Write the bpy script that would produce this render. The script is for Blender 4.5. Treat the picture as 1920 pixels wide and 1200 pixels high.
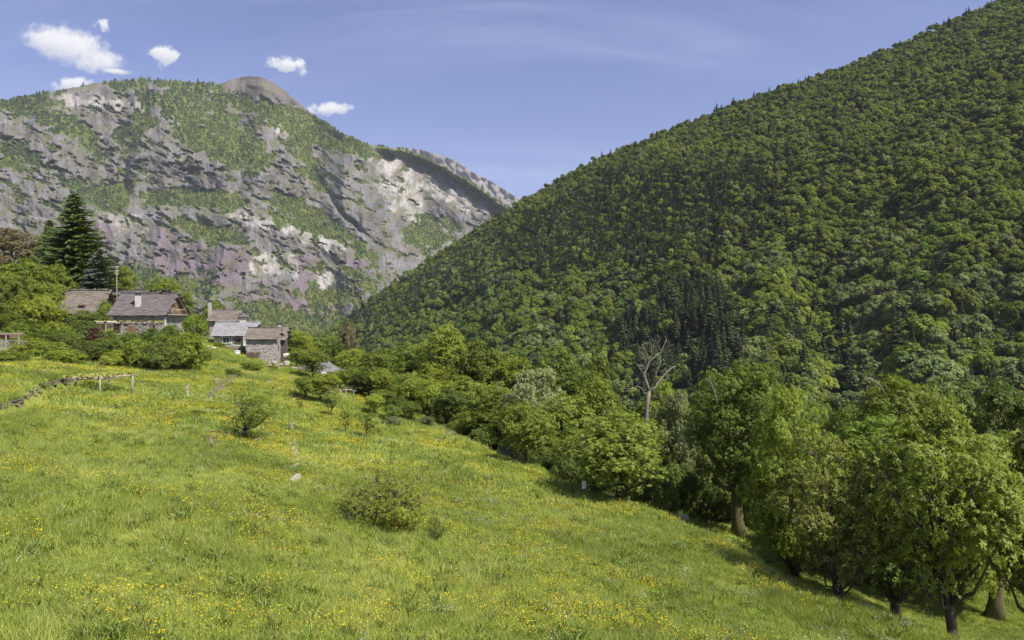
import bpy, bmesh, math, random
import numpy as np
from mathutils import Vector, Matrix, Euler

for o in list(bpy.data.objects):
    bpy.data.objects.remove(o, do_unlink=True)
SC = bpy.context.scene
COL = SC.collection
R = math.radians
FX = 1280.0                     # focal length in photo pixels (24 mm on a 36 mm sensor, 1920 px wide)

# ------------------------------------------------------------------ camera
cam_d = bpy.data.cameras.new('camera')
cam_d.lens = 24.0; cam_d.sensor_width = 36.0
cam_d.clip_start = 0.1; cam_d.clip_end = 60000
cam = bpy.data.objects.new('camera', cam_d); COL.objects.link(cam)
cam.location = (0, 0, 0); cam.rotation_euler = (R(90), 0, 0)
SC.camera = cam

# ------------------------------------------------------------------ light
SUN_EL = 53.0
SUN_AZ = 126.0                  # compass-like angle of the sun from +Y towards +X
sun_dir = Vector((math.sin(R(SUN_AZ))*math.cos(R(SUN_EL)), math.cos(R(SUN_AZ))*math.cos(R(SUN_EL)), math.sin(R(SUN_EL))))
sd = bpy.data.lights.new('sun', 'SUN'); sd.energy = 4.4; sd.angle = R(0.53); sd.color = (1.0, 0.95, 0.87)
sun = bpy.data.objects.new('sun', sd); COL.objects.link(sun)
sun.rotation_euler = (-sun_dir).to_track_quat('-Z', 'Y').to_euler()
sun.location = (60, -60, 120)
SC.view_settings.view_transform = 'Standard'
SC.view_settings.look = 'None'
SC.view_settings.exposure = 0.88
SC.view_settings.gamma = 1.0
SC.view_settings.use_curve_mapping = False
SC.cycles.max_bounces = 5
SC.cycles.diffuse_bounces = 2
SC.cycles.transmission_bounces = 2
SC.cycles.volume_bounces = 0
SC.cycles.use_denoising = True

class NT:
    """small helper round a node tree"""
    def __init__(s, tree): s.t = tree; s.n = tree.nodes; s.l = tree.links
    def node(s, typ, **kw):
        n = s.n.new(typ)
        for k, v in kw.items(): setattr(n, k, v)
        return n
    def put(s, sock, v):
        if isinstance(v, bpy.types.NodeSocket): s.l.new(v, sock)
        elif v is not None: sock.default_value = v
    def m(s, op, a, b=None, c=None, clamp=False):
        n = s.node('ShaderNodeMath', operation=op); n.use_clamp = clamp
        s.put(n.inputs[0], a)
        if b is not None: s.put(n.inputs[1], b)
        if c is not None: s.put(n.inputs[2], c)
        return n.outputs[0]
    def mix(s, f, a, b, mode='MIX'):
        n = s.node('ShaderNodeMix', data_type='RGBA', blend_type=mode)
        s.put(n.inputs[0], f); s.put(n.inputs[6], a); s.put(n.inputs[7], b)
        return n.outputs[2]
    def noise(s, vec, scale, detail=3, rough=0.55, dist=0.0):
        n = s.node('ShaderNodeTexNoise'); s.put(n.inputs['Vector'], vec)
        n.inputs['Scale'].default_value = scale; n.inputs['Detail'].default_value = detail
        n.inputs['Roughness'].default_value = rough; n.inputs['Distortion'].default_value = dist
        return n.outputs['Fac']
    def sstep(s, x, a, b):
        n = s.node('ShaderNodeMapRange', interpolation_type='SMOOTHSTEP')
        s.put(n.inputs['Value'], x); n.inputs['From Min'].default_value = a; n.inputs['From Max'].default_value = b
        return n.outputs['Result']
    def ramp(s, f, stops):
        n = s.node('ShaderNodeValToRGB'); s.put(n.inputs[0], f); e = n.color_ramp.elements
        while len(e) < len(stops): e.new(0.5)
        for i, (p, c) in enumerate(stops):
            e[i].position = p; e[i].color = (*c, 1)
        return n.outputs[0]
    def attr(s, name):
        n = s.node('ShaderNodeAttribute'); n.attribute_name = name
        return n
    def mapping(s, vec, loc=(0,0,0), rot=(0,0,0), scale=(1,1,1)):
        n = s.node('ShaderNodeMapping'); s.put(n.inputs[0], vec)
        n.inputs[1].default_value = loc; n.inputs[2].default_value = rot; n.inputs[3].default_value = scale
        return n.outputs[0]

def build_world():
    w = bpy.data.worlds.new('World'); SC.world = w; w.use_nodes = True
    k = NT(w.node_tree); k.n.clear()
    sky = k.node('ShaderNodeTexSky', sky_type='NISHITA')
    sky.sun_disc = False; sky.sun_elevation = R(SUN_EL); sky.sun_rotation = R(SUN_AZ)
    sky.altitude = 600; sky.air_density = 1.0; sky.dust_density = 0.7; sky.ozone_density = 3.5
    tc = k.node('ShaderNodeTexCoord').outputs['Generated']
    sp = k.node('ShaderNodeSeparateXYZ'); k.put(sp.inputs[0], tc)
    x, y, z = sp.outputs
    ys = k.m('MAXIMUM', y, 0.05)
    u = k.m('DIVIDE', x, ys); v = k.m('DIVIDE', z, ys)
    base = k.mix(1.0, sky.outputs[0], (1.06, 0.93, 1.20, 1), 'MULTIPLY')
    # thin high cirrus drawn out along the wind, all over the sky
    zz = k.m('MAXIMUM', z, 0.08)
    cx = k.m('DIVIDE', x, k.m('ADD', zz, 0.25)); cy = k.m('DIVIDE', y, k.m('ADD', zz, 0.25))
    cv = k.node('ShaderNodeCombineXYZ'); k.put(cv.inputs[0], cx); k.put(cv.inputs[1], cy)
    c1 = k.noise(k.mapping(cv.outputs[0], rot=(0,0,R(35)), scale=(0.55,2.6,1)), 1.5, 6, 0.55, 0.5)
    c2 = k.noise(k.mapping(cv.outputs[0], loc=(3,1,0), rot=(0,0,R(20)), scale=(0.5,1.0,1)), 0.9, 3, 0.5, 0.3)
    cir = k.m('MULTIPLY', k.sstep(c1, 0.37, 0.82), k.sstep(c2, 0.32, 0.66))
    cir = k.m('MULTIPLY', cir, 0.55)
    base = k.mix(cir, base, (5.2, 6.0, 7.8, 1))
    # fair-weather cumulus, each at its place in the sky
    uv = k.node('ShaderNodeCombineXYZ'); k.put(uv.inputs[0], u); k.put(uv.inputs[1], v)
    f1 = k.noise(uv.outputs[0], 40, 8, 0.62, 0.2)
    f2 = k.noise(uv.outputs[0], 70, 5, 0.60, 0.2)
    fz = k.m('ADD', k.m('MULTIPLY', k.m('SUBTRACT', f1, 0.5), 4.2), k.m('MULTIPLY', k.m('SUBTRACT', f2, 0.5), 2.6))
    tot = None; shade = None
    for (px, py, rx, ry, rot, amp) in ((125, 84, 88, 40, -14, 0.26), (178, 112, 60, 27, -10, 0.28), (92, 76, 52, 30, -8, .28), (215, 133, 40, 7, -6, .42), (193, 46, 17, 11, -25, 0.7), (306, 101, 32, 20, -14, 0.62),
                            (536, 120, 38, 17, -10, 0.66), (618, 204, 52, 13, 4, 0.5), (138, 157, 42, 14, 0, 0.5)):
        cxx, cyy = (px-960)/FX, (600-py)/FX
        m = k.mapping(uv.outputs[0], loc=(-cxx, -cyy, 0))
        r_ = k.node('ShaderNodeVectorRotate', rotation_type='Z_AXIS'); k.put(r_.inputs['Vector'], m); r_.inputs['Angle'].default_value = R(-rot)
        m2 = k.mapping(r_.outputs[0], scale=(FX/rx, FX/ry, 1))
        ln = k.node('ShaderNodeVectorMath', operation='LENGTH'); k.put(ln.inputs[0], m2)
        den = k.m('ADD', k.m('SUBTRACT', 1.0, ln.outputs['Value']), k.m('MULTIPLY', fz, amp))
        s2 = k.node('ShaderNodeSeparateXYZ'); k.put(s2.inputs[0], m2)
        tot = den if tot is None else k.m('MAXIMUM', tot, den)
        sh = k.m('MULTIPLY', k.sstep(den, -0.1, 0.5), k.sstep(s2.outputs[1], 0.5, -0.9))
        shade = sh if shade is None else k.m('MAXIMUM', shade, sh)
    mask = k.m('MULTIPLY', k.sstep(tot, -0.05, 0.62), k.m('GREATER_THAN', y, 0.1))
    ccol = k.mix(k.m('MULTIPLY', k.m('ADD', k.m('MULTIPLY', shade, 1.0), k.m('MULTIPLY', k.m('SUBTRACT', f1, 0.5), 0.9)), 1.0, clamp=True), (8.5, 8.45, 8.45, 1), (5.6, 5.8, 6.5, 1))
    base = k.mix(mask, base, ccol)
    bg = k.node('ShaderNodeBackground'); k.put(bg.inputs[0], base); bg.inputs[1].default_value = 0.066
    out = k.node('ShaderNodeOutputWorld'); k.l.new(bg.outputs[0], out.inputs[0])
build_world()

# ------------------------------------------------------------------ small maths
def P(px, py, d):
    return np.array([(px-960)/FX*d, d, (600-py)/FX*d])
def sstep(x, a, b):
    t = np.clip((x-a)/(b-a), 0, 1); return t*t*(3-2*t)
_rg = np.random.RandomState(11)
_PERM = _rg.permutation(256)
_ANG = _rg.rand(256)*2*np.pi
_GX, _GY = np.cos(_ANG), np.sin(_ANG)
def perlin(x, y, seed=0):
    x = np.asarray(x, float); y = np.asarray(y, float)
    xi = np.floor(x).astype(int); yi = np.floor(y).astype(int)
    xf = x-xi; yf = y-yi
    def g(ix, iy, fx, fy):
        h = _PERM[(_PERM[(ix+seed*37) & 255]+iy) & 255]
        return _GX[h]*fx+_GY[h]*fy
    u = xf*xf*xf*(xf*(xf*6-15)+10); v = yf*yf*yf*(yf*(yf*6-15)+10)
    a = g(xi, yi, xf, yf)*(1-u)+g(xi+1, yi, xf-1, yf)*u
    b = g(xi, yi+1, xf, yf-1)*(1-u)+g(xi+1, yi+1, xf-1, yf-1)*u
    return (a*(1-v)+b*v)*1.5
def fbm(x, y, seed=0, o=4, gain=0.5):
    s = 0; a = 1.0; f = 1.0
    for i in range(o):
        s = s+a*perlin(x*f, y*f, seed+i); a *= gain; f *= 2.03
    return s
def inpoly(x, y, poly):
    c = np.zeros(x.shape, bool); n = len(poly); j = n-1
    for i in range(n):
        xi, yi = poly[i]; xj, yj = poly[j]
        k = ((yi > y) != (yj > y)) & (x < (xj-xi)*(y-yi)/(yj-yi+1e-9)+xi)
        c ^= k; j = i
    return c

# ------------------------------------------------------------------ object helpers
def mesh_np(name, v, f, mats=(), attrs=None, smooth=False, mi=None):
    """v (n,3); f a list of faces or an (m,k) array"""
    me = bpy.data.meshes.new(name)
    v = np.asarray(v, np.float32)
    if isinstance(f, np.ndarray):
        n, k = f.shape
        me.vertices.add(len(v)); me.vertices.foreach_set('co', v.ravel())
        me.loops.add(n*k); me.loops.foreach_set('vertex_index', f.astype(np.int32).ravel())
        me.polygons.add(n)
        me.polygons.foreach_set('loop_start', np.arange(0, n*k, k, dtype=np.int32))
        me.polygons.foreach_set('loop_total', np.full(n, k, np.int32))
    else:
        me.from_pydata(v.tolist(), [], f)
    for m in mats: me.materials.append(m)
    if mi is not None: me.polygons.foreach_set('material_index', np.asarray(mi, np.int32))
    if smooth: me.polygons.foreach_set('use_smooth', np.ones(len(me.polygons), bool))
    me.update(calc_edges=True)
    for an, av in (attrs or {}).items():
        at = me.attributes.new(an, 'FLOAT', 'POINT'); at.data.foreach_set('value', np.asarray(av, np.float32))
    return me
def link(name, data, parent=None, loc=None, rot=None, scale=None):
    o = bpy.data.objects.new(name, data); COL.objects.link(o)
    if parent is not None: o.parent = parent
    if loc is not None: o.location = loc
    if rot is not None: o.rotation_euler = rot
    if scale is not None: o.scale = scale
    return o
def tag(o, label, cat, group=None):
    o['label'] = label; o['category'] = cat
    if group: o['group'] = group
    if 'kind' not in o.keys(): o['kind'] = 'thing'
    return o
def thing(name, label, cat, loc, rz=0.0, group=None, scale=None):
    o = link(name, None, loc=loc, rot=(0, 0, rz), scale=scale)
    o.empty_display_size = 0.3
    return tag(o, label, cat, group)
def struct(o): o['kind'] = 'structure'; return o
def stuff(o): o['kind'] = 'stuff'; return o

class MB:
    """collects boxes, tubes and polygons into one mesh"""
    def __init__(s): s.v = []; s.f = []
    def add(s, vs, fs):
        n = len(s.v); s.v += [tuple(map(float, p)) for p in vs]; s.f += [tuple(i+n for i in q) for q in fs]; return s
    def box(s, c, size, rot=None, jit=0.0, rnd=random):
        hx, hy, hz = size[0]/2, size[1]/2, size[2]/2
        vs = [Vector((sx*hx, sy*hy, sz*hz)) for sz in (-1, 1) for sy in (-1, 1) for sx in (-1, 1)]
        if jit: vs = [Vector((p.x*(1+rnd.uniform(-jit, jit)), p.y*(1+rnd.uniform(-jit, jit)), p.z*(1+rnd.uniform(-jit, jit)))) for p in vs]
        if rot is not None:
            M = Euler(rot).to_matrix(); vs = [M @ p for p in vs]
        vs = [p+Vector(c) for p in vs]
        return s.add(vs, [(0,2,3,1),(4,5,7,6),(0,1,5,4),(2,6,7,3),(0,4,6,2),(1,3,7,5)])
    def tube(s, pts, rad, n=6):
        pts = [Vector(p) for p in pts]; rings = []
        for i, p in enumerate(pts):
            t = (pts[min(i+1, len(pts)-1)]-pts[max(i-1, 0)])
            t = t.normalized() if t.length > 1e-9 else Vector((0,0,1))
            a = t.cross(Vector((0.31, 0.92, 0.23))).normalized(); b = t.cross(a)
            rings.append([p+(a*math.cos(2*math.pi*k/n)+b*math.sin(2*math.pi*k/n))*rad[i] for k in range(n)])
        vs = [q for r in rings for q in r]; fs = []
        for i in range(len(pts)-1):
            for k in range(n):
                fs.append((i*n+k, i*n+(k+1) % n, (i+1)*n+(k+1) % n, (i+1)*n+k))
        fs.append(tuple(range(n-1, -1, -1))); fs.append(tuple((len(pts)-1)*n+k for k in range(n)))
        return s.add(vs, fs)
    def build(s, name, mat, parent=None, smooth=False, loc=None, rot=None):
        me = bpy.data.meshes.new(name); me.from_pydata(s.v, [], s.f); me.materials.append(mat)
        if smooth: me.polygons.foreach_set('use_smooth', [True]*len(me.polygons))
        me.update()
        return link(name, me, parent, loc, rot)

# ------------------------------------------------------------------ materials
MATS = {}
def mat(name, c1, c2=None, scale=3.0, rough=0.9, bump=0.0, bscale=12.0, detail=5, spec=0.2, stretch=(1,1,1), coord='Object'):
    if name in MATS: return MATS[name]
    m = bpy.data.materials.new(name); m.use_nodes = True
    k = NT(m.node_tree); b = k.n['Principled BSDF']
    b.inputs['Roughness'].default_value = rough; b.inputs['Specular IOR Level'].default_value = spec
    tc = k.node('ShaderNodeTexCoord').outputs[coord]
    tc = k.mapping(tc, scale=stretch)
    if c2 is None: c2 = tuple(min(1, x*0.6) for x in c1)
    f = k.noise(tc, scale, detail, 0.6)
    f2 = k.noise(tc, scale*6.1, 3, 0.6)
    ff = k.m('ADD', k.m('MULTIPLY', f, 0.65), k.m('MULTIPLY', f2, 0.35))
    k.put(b.inputs['Base Color'], k.ramp(ff, [(0.32, c2), (0.66, c1)]))
    if bump:
        bp = k.node('ShaderNodeBump'); bp.inputs['Strength'].default_value = 0.8; bp.inputs['Distance'].default_value = bump
        k.put(bp.inputs['Height'], k.noise(tc, bscale, 5, 0.65)); k.put(b.inputs['Normal'], bp.outputs[0])
    MATS[name] = m; return m

def leaf_mat(name, dark, mid, light, trans=0.35, rough=0.55, spec=0.25, patch=0.0, orand=0.35):
    """foliage: colour from a per-leaf random value and a per-tree random value"""
    if name in MATS: return MATS[name]
    m = bpy.data.materials.new(name); m.use_nodes = True
    k = NT(m.node_tree); k.n.clear()
    a = k.attr('rnd').outputs['Fac']
    oi = k.node('ShaderNodeObjectInfo').outputs['Random']
    f = k.m('ADD', k.m('MULTIPLY', a, 1.0-orand), k.m('MULTIPLY', oi, orand))
    if patch:
        g = k.node('ShaderNodeNewGeometry').outputs['Position']
        n = k.noise(g, patch, 4, 0.6)
        f = k.m('ADD', k.m('MULTIPLY', f, 0.55), k.m('SUBTRACT', k.m('MULTIPLY', n, 2.2), 0.85))
    col = k.ramp(f, [(0.0, dark), (0.5, mid), (1.0, light)])
    hsv = k.node('ShaderNodeHueSaturation'); k.put(hsv.inputs['Color'], col)
    wn = k.node('ShaderNodeTexWhiteNoise', noise_dimensions='1D'); k.put(wn.inputs['W'], oi)
    k.put(hsv.inputs['Hue'], k.m('ADD', 0.488, k.m('MULTIPLY', wn.outputs['Value'], 0.026)))
    k.put(hsv.inputs['Value'], k.m('ADD', 0.82, k.m('MULTIPLY', oi, 0.36)))
    col = hsv.outputs[0]
    b = k.node('ShaderNodeBsdfPrincipled'); k.put(b.inputs['Base Color'], col)
    b.inputs['Roughness'].default_value = rough; b.inputs['Specular IOR Level'].default_value = spec
    t = k.node('ShaderNodeBsdfTranslucent')
    k.put(t.inputs[0], k.mix(1.0, col, (1.25, 1.25, 0.55, 1), 'MULTIPLY'))
    mx = k.node('ShaderNodeMixShader'); mx.inputs[0].default_value = trans
    k.l.new(b.outputs[0], mx.inputs[1]); k.l.new(t.outputs[0], mx.inputs[2])
    o = k.node('ShaderNodeOutputMaterial'); k.l.new(mx.outputs[0], o.inputs[0])
    MATS[name] = m; return m

BARK = mat('bark', (0.13, 0.10, 0.075), (0.045, 0.035, 0.028), 4, 0.95, 0.03, 14, stretch=(1,1,0.25))
BARK_MOSS = mat('bark_mossy', (0.16, 0.15, 0.05), (0.07, 0.055, 0.035), 2.5, 0.95, 0.04, 12, stretch=(1,1,0.4))
BARK_DEAD = mat('bark_dead', (0.30, 0.265, 0.225), (0.13, 0.105, 0.085), 3, 0.9, 0.02, 12, stretch=(1,1,0.25))
LEAF = leaf_mat('leaf_green', (0.092, 0.128, 0.016), (0.160, 0.208, 0.028), (0.255, 0.305, 0.050))
LEAF_B = leaf_mat('leaf_bright', (0.120, 0.158, 0.016), (0.205, 0.255, 0.028), (0.310, 0.355, 0.050))
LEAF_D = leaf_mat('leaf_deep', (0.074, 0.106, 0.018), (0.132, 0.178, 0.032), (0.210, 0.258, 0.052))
LEAF_G = leaf_mat('leaf_grey', (0.130, 0.155, 0.060), (0.200, 0.232, 0.098), (0.285, 0.310, 0.145))
LEAF_R = leaf_mat('leaf_reddish', (0.125, 0.112, 0.032), (0.172, 0.196, 0.036), (0.236, 0.280, 0.050))
LEAF_BR = leaf_mat('leaf_brown', (0.095, 0.080, 0.042), (0.145, 0.125, 0.066), (0.205, 0.180, 0.095))
LEAF_MAROON = leaf_mat('leaf_maroon', (0.060, 0.020, 0.020), (0.100, 0.040, 0.032), (0.150, 0.080, 0.045))
LEAF_M = leaf_mat('leaf_mid', (0.088, 0.126, 0.016), (0.158, 0.212, 0.030), (0.250, 0.306, 0.050))
NEEDLE = leaf_mat('needle', (0.036, 0.054, 0.012), (0.074, 0.102, 0.022), (0.130, 0.165, 0.038), trans=0.15)
NEEDLE_B = leaf_mat('needle_blue', (0.035, 0.055, 0.032), (0.070, 0.095, 0.060), (0.125, 0.155, 0.105), trans=0.15)
HILL_G = leaf_mat('hill_leaf', (0.082, 0.120, 0.013), (0.156, 0.208, 0.022), (0.252, 0.306, 0.040), orand=0.6, patch=0.022)
HILL_P = leaf_mat('hill_leaf_pale', (0.108, 0.146, 0.042), (0.176, 0.222, 0.070), (0.258, 0.305, 0.106), orand=0.6)
HILL_C = leaf_mat('hill_needle', (0.030, 0.046, 0.016), (0.056, 0.078, 0.026), (0.095, 0.122, 0.040), trans=0.1, orand=0.5)
MTN_G = leaf_mat('mountain_leaf', (0.110, 0.150, 0.034), (0.185, 0.228, 0.054), (0.265, 0.305, 0.082), orand=0.7)
MTN_D = leaf_mat('mountain_leaf_dark', (0.058, 0.090, 0.034), (0.100, 0.138, 0.048), (0.150, 0.190, 0.066), orand=0.7)
GRASS = leaf_mat('grass_blade', (0.168, 0.216, 0.036), (0.296, 0.358, 0.064), (0.440, 0.475, 0.118), trans=0.30, rough=0.5, spec=0.3, patch=0.16, orand=0.3)
GRASS_S = leaf_mat('grass_seed', (0.30, 0.29, 0.12), (0.40, 0.38, 0.17), (0.52, 0.48, 0.24), trans=0.3)
HERB = leaf_mat('herb_leaf', (0.11, 0.155, 0.026), (0.18, 0.235, 0.042), (0.27, 0.32, 0.065), trans=0.3)
YELLOW = leaf_mat('flower_yellow', (0.62, 0.44, 0.015), (0.80, 0.60, 0.02), (0.92, 0.74, 0.04), trans=0.3)
LILAC = leaf_mat('flower_lilac', (0.42, 0.36, 0.48), (0.52, 0.46, 0.55), (0.60, 0.54, 0.60), trans=0.3)
STONE = mat('granite', (0.540, 0.500, 0.450), (0.180, 0.162, 0.144), 2.6, 0.95, 0.02, 10)
STONE_D = mat('granite_dark', (0.18, 0.15, 0.12), (0.06, 0.05, 0.042), 2.0, 0.95, 0.02, 9)  # dark stone; the shade on the terrace wall is coloured in with it too
SLATE = mat('roof_stone', (0.170, 0.151, 0.143), (0.085, 0.075, 0.071), 1.2, 0.95, 0.02, 9)
SLATE_H = mat('roof_stone_hut', (0.24, 0.232, 0.232), (0.13, 0.126, 0.128), 1.1, 0.95, 0.02, 9)
SLATE_L = mat('roof_stone_light', (0.306, 0.299, 0.302), (0.187, 0.183, 0.183), 1.1, 0.9, 0.02, 9)
SLATE_M = mat('roof_stone_mossy', (0.221, 0.191, 0.157), (0.106, 0.089, 0.072), 1.0, 0.95, 0.02, 9)
PLASTER = mat('plaster_white', (0.66, 0.64, 0.59), (0.42, 0.40, 0.36), 1.5, 0.9, 0.005, 10)
MORTAR = mat('mortar', (0.20, 0.18, 0.16), (0.10, 0.09, 0.08), 3, 0.95, 0.02, 10)
WOOD = mat('old_wood', (0.26, 0.18, 0.115), (0.13, 0.085, 0.055), 4, 0.85, 0.01, 20, stretch=(1,1,0.2))
WOOD_G = mat('grey_wood', (0.42, 0.38, 0.32), (0.25, 0.22, 0.18), 4, 0.9, 0.01, 20)
WOOD_L = mat('pale_wood', (0.60, 0.50, 0.34), (0.42, 0.34, 0.22), 3, 0.85, 0.005, 20)
WHITE = mat('white_paint', (0.82, 0.82, 0.80), (0.70, 0.70, 0.68), 3, 0.6)
BLUE = mat('blue_tarp', (0.14, 0.25, 0.52), (0.30, 0.40, 0.60), 2.5, 0.6)
RED = mat('red_door', (0.24, 0.05, 0.035), (0.14, 0.035, 0.025), 3, 0.7)
BRICK = mat('brown_boards', (0.24, 0.15, 0.12), (0.15, 0.095, 0.075), 3, 0.8)
GLASS = mat('window_glass', (0.03, 0.035, 0.04), (0.02, 0.02, 0.025), 1, 0.12, spec=0.6)
METAL = mat('grey_metal', (0.26, 0.26, 0.25), (0.17, 0.17, 0.165), 3, 0.5)
VINE = mat('vine_green', (0.30, 0.30, 0.06), (0.16, 0.17, 0.04), 5, 0.8)

# ------------------------------------------------------------------ terrain of the meadow
def plane(x, y): return -7.0-0.185*x-0.08*y
ctl = []
for (x, y) in ((-45,0),(-20,0),(0,0),(25,0),(-60,20),(-30,22),(-10,20),(8,20),(22,22),(45,10),(-18,36),(0,36),(14,33),(30,33),
               (-40,40),(-8,52),(-22,52),(2,47),(40,45),(18,45)):
    ctl.append((x, y, plane(x, y)))
for (px, py, d) in ((0,705,50),(0,665,74),(200,742,50),(300,702,72),(270,638,95),(360,690,80),(150,640,96),(490,676,99),(490,705,84),(440,668,97),(420,648,104),(560,692,99),
                    (630,716,102),(700,745,88),(790,775,78),(560,740,70),(660,815,60),(860,822,66),(120,600,115),(0,610,100),(-250,640,70),(-200,560,120)):
    p = P(px, py, d); ctl.append(tuple(p))
ctl += [(-40,150,-14),(-90,160,-2),(-140,120,16),(-140,60,14),(-130,0,14),(60,45,-22),(62,80,-34),(30,82,-24),(8,100,-24),(110,100,-58),(0,150,-40),
        (60,200,-72),(-40,220,-44),(150,60,-58),(-120,230,-10),(140,220,-80),(120,0,-34),(-12,100,-15)]
ctl = np.array(ctl)
def _U(r2): return np.where(r2 > 1e-9, r2*np.log(r2+1e-9), 0.0)*0.5
_n = len(ctl)
_K = _U(((ctl[:, None, :2]-ctl[None, :, :2])**2).sum(-1))+np.eye(_n)*8.0
_Q = np.hstack([np.ones((_n, 1)), ctl[:, :2]])
_sol = np.linalg.solve(np.vstack([np.hstack([_K, _Q]), np.hstack([_Q.T, np.zeros((3, 3))])]), np.concatenate([ctl[:, 2], np.zeros(3)]))
EY = np.array([0,20,25,28,34,41,44,50,56,65,75,90,105,130,300.]); EX = np.array([32,20,15.5,12.5,11.2,9.3,5.2,2.4,-.4,-4.5,-9.4,-13,-18,-24,-60.])
def xedge(y): return np.interp(y, EY, EX)
WY = np.array([20,30,36.5,52,60,72.]); WX = np.array([-21.5,-25,-27.4,-34.0,-36.6,-44.])
def xwall(y): return np.interp(y, WY, WX)
def seg_dist(x, y, a, b):
    ax, ay = a; bx, by = b
    t = np.clip(((x-ax)*(bx-ax)+(y-ay)*(by-ay))/((bx-ax)**2+(by-ay)**2), 0, 1)
    return np.hypot(x-ax-t*(bx-ax), y-ay-t*(by-ay))
def ground_z(x, y):
    x = np.asarray(x, float); y = np.asarray(y, float); sh = x.shape
    xf, yf = x.ravel(), y.ravel(); z = np.empty_like(xf)
    for i in range(0, len(xf), 40000):
        s = slice(i, i+40000)
        d2 = (xf[s, None]-ctl[None, :, 0])**2+(yf[s, None]-ctl[None, :, 1])**2
        z[s] = _U(d2) @ _sol[:_n]+_sol[_n]+_sol[_n+1]*xf[s]+_sol[_n+2]*yf[s]
    z = z.reshape(sh)
    e = x-xedge(y)
    near = sstep(y, 46, 38)
    z = z+0.45*np.exp(-((e+1.6)/2.6)**2)*near-1.25*sstep(e, -0.6, 2.4)*near*sstep(e, 20, 9)
    far = sstep(y, 42, 52)
    z = z-far*np.clip(e, 0, 14)*0.22
    w = xwall(y)-x
    z = z+0.62*sstep(w, -0.10, 0.10)*sstep(w, 9, 3)*sstep(y, 68, 58)
    z = z-0.22*np.exp(-(seg_dist(x, y, (-30.0,51.5), (-22.0,34.0))/0.5)**2)
    z = z+0.25*fbm(x/9.0, y/9.0, 3, 3)+0.05*fbm(x/1.7, y/1.7, 5, 2)
    return z
def gz(x, y): return float(ground_z(np.array([x]), np.array([y]))[0])
def wood_mask(x, y):
    """1 where the ground is bare earth and leaf litter under the wood, 0 on grass"""
    e = x-xedge(y)+2.0*fbm(x/6, y/6, 9, 3)
    m = sstep(e, 1.0, 4.0)*sstep(y, 42, 48)
    m = np.maximum(m, sstep(e, 16, 24))
    path = np.exp(-(seg_dist(x, y, (13, 38.5), (44, 44))/1.6)**2)
    path = np.maximum(path, np.exp(-(np.hypot(x-9.8, y-41.5)/2.2)**2))
    return np.clip(np.maximum(m, path*0.55), 0, 1)

def build_meadow():
    ax = np.concatenate([np.arange(-150, -60, 2.5), np.arange(-60, 45, 0.55), np.arange(45, 150, 2.5)])
    ay = np.concatenate([np.arange(-30, 6, 2.0), np.arange(6, 110, 0.55), np.arange(110, 262, 3.0)])
    X, Y = np.meshgrid(ax, ay); Z = ground_z(X, Y)
    nx, ny = len(ax), len(ay)
    idx = np.arange(nx*ny).reshape(ny, nx)
    f = np.stack([idx[:-1, :-1], idx[:-1, 1:], idx[1:, 1:], idx[1:, :-1]], -1).reshape(-1, 4)
    v = np.stack([X, Y, Z], -1).reshape(-1, 3)
    m = bpy.data.materials.new('meadow_ground'); m.use_nodes = True
    k = NT(m.node_tree); b = k.n['Principled BSDF']; b.inputs['Roughness'].default_value = 0.95; b.inputs['Specular IOR Level'].default_value = 0.1
    g = k.node('ShaderNodeNewGeometry').outputs['Position']
    n1 = k.noise(g, 0.16, 4, 0.6); n2 = k.noise(g, 2.3, 5, 0.65)
    ff = k.m('ADD', k.m('MULTIPLY', n1, 0.6), k.m('MULTIPLY', n2, 0.4))
    grass = k.ramp(ff, [(0.30, (0.120, 0.148, 0.024)), (0.5, (0.205, 0.235, 0.040)), (0.72, (0.280, 0.295, 0.062))])
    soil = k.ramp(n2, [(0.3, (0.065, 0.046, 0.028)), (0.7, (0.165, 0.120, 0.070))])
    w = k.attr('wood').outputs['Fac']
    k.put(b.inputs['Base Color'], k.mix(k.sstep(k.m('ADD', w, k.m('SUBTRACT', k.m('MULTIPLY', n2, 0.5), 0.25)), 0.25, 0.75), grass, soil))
    bp = k.node('ShaderNodeBump'); bp.inputs['Distance'].default_value = 0.25; bp.inputs['Strength'].default_value = 0.7
    k.put(bp.inputs['Height'], k.noise(g, 5.0, 4, 0.7)); k.put(b.inputs['Normal'], bp.outputs[0])
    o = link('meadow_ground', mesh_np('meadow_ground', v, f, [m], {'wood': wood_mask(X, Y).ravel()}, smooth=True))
    struct(o)
build_meadow()

def build_valley():
    # the valley bottom: one sheet that runs out to the horizon under everything
    n = 60
    a = np.linspace(-1, 1, n); a = np.sign(a)*np.abs(a)**2.2*14000
    X, Y = np.meshgrid(a, a); Z = -95+2*fbm(X/400, Y/400, 4, 3)
    idx = np.arange(n*n).reshape(n, n)
    f = np.stack([idx[:-1, :-1], idx[:-1, 1:], idx[1:, 1:], idx[1:, :-1]], -1).reshape(-1, 4)
    m = mat('valley_woodland_floor', (0.075, 0.105, 0.03), (0.045, 0.06, 0.02), 0.02)
    struct(link('valley_floor', mesh_np('valley_floor', np.stack([X, Y, Z], -1).reshape(-1, 3), f, [m], smooth=True)))
build_valley()

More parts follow.
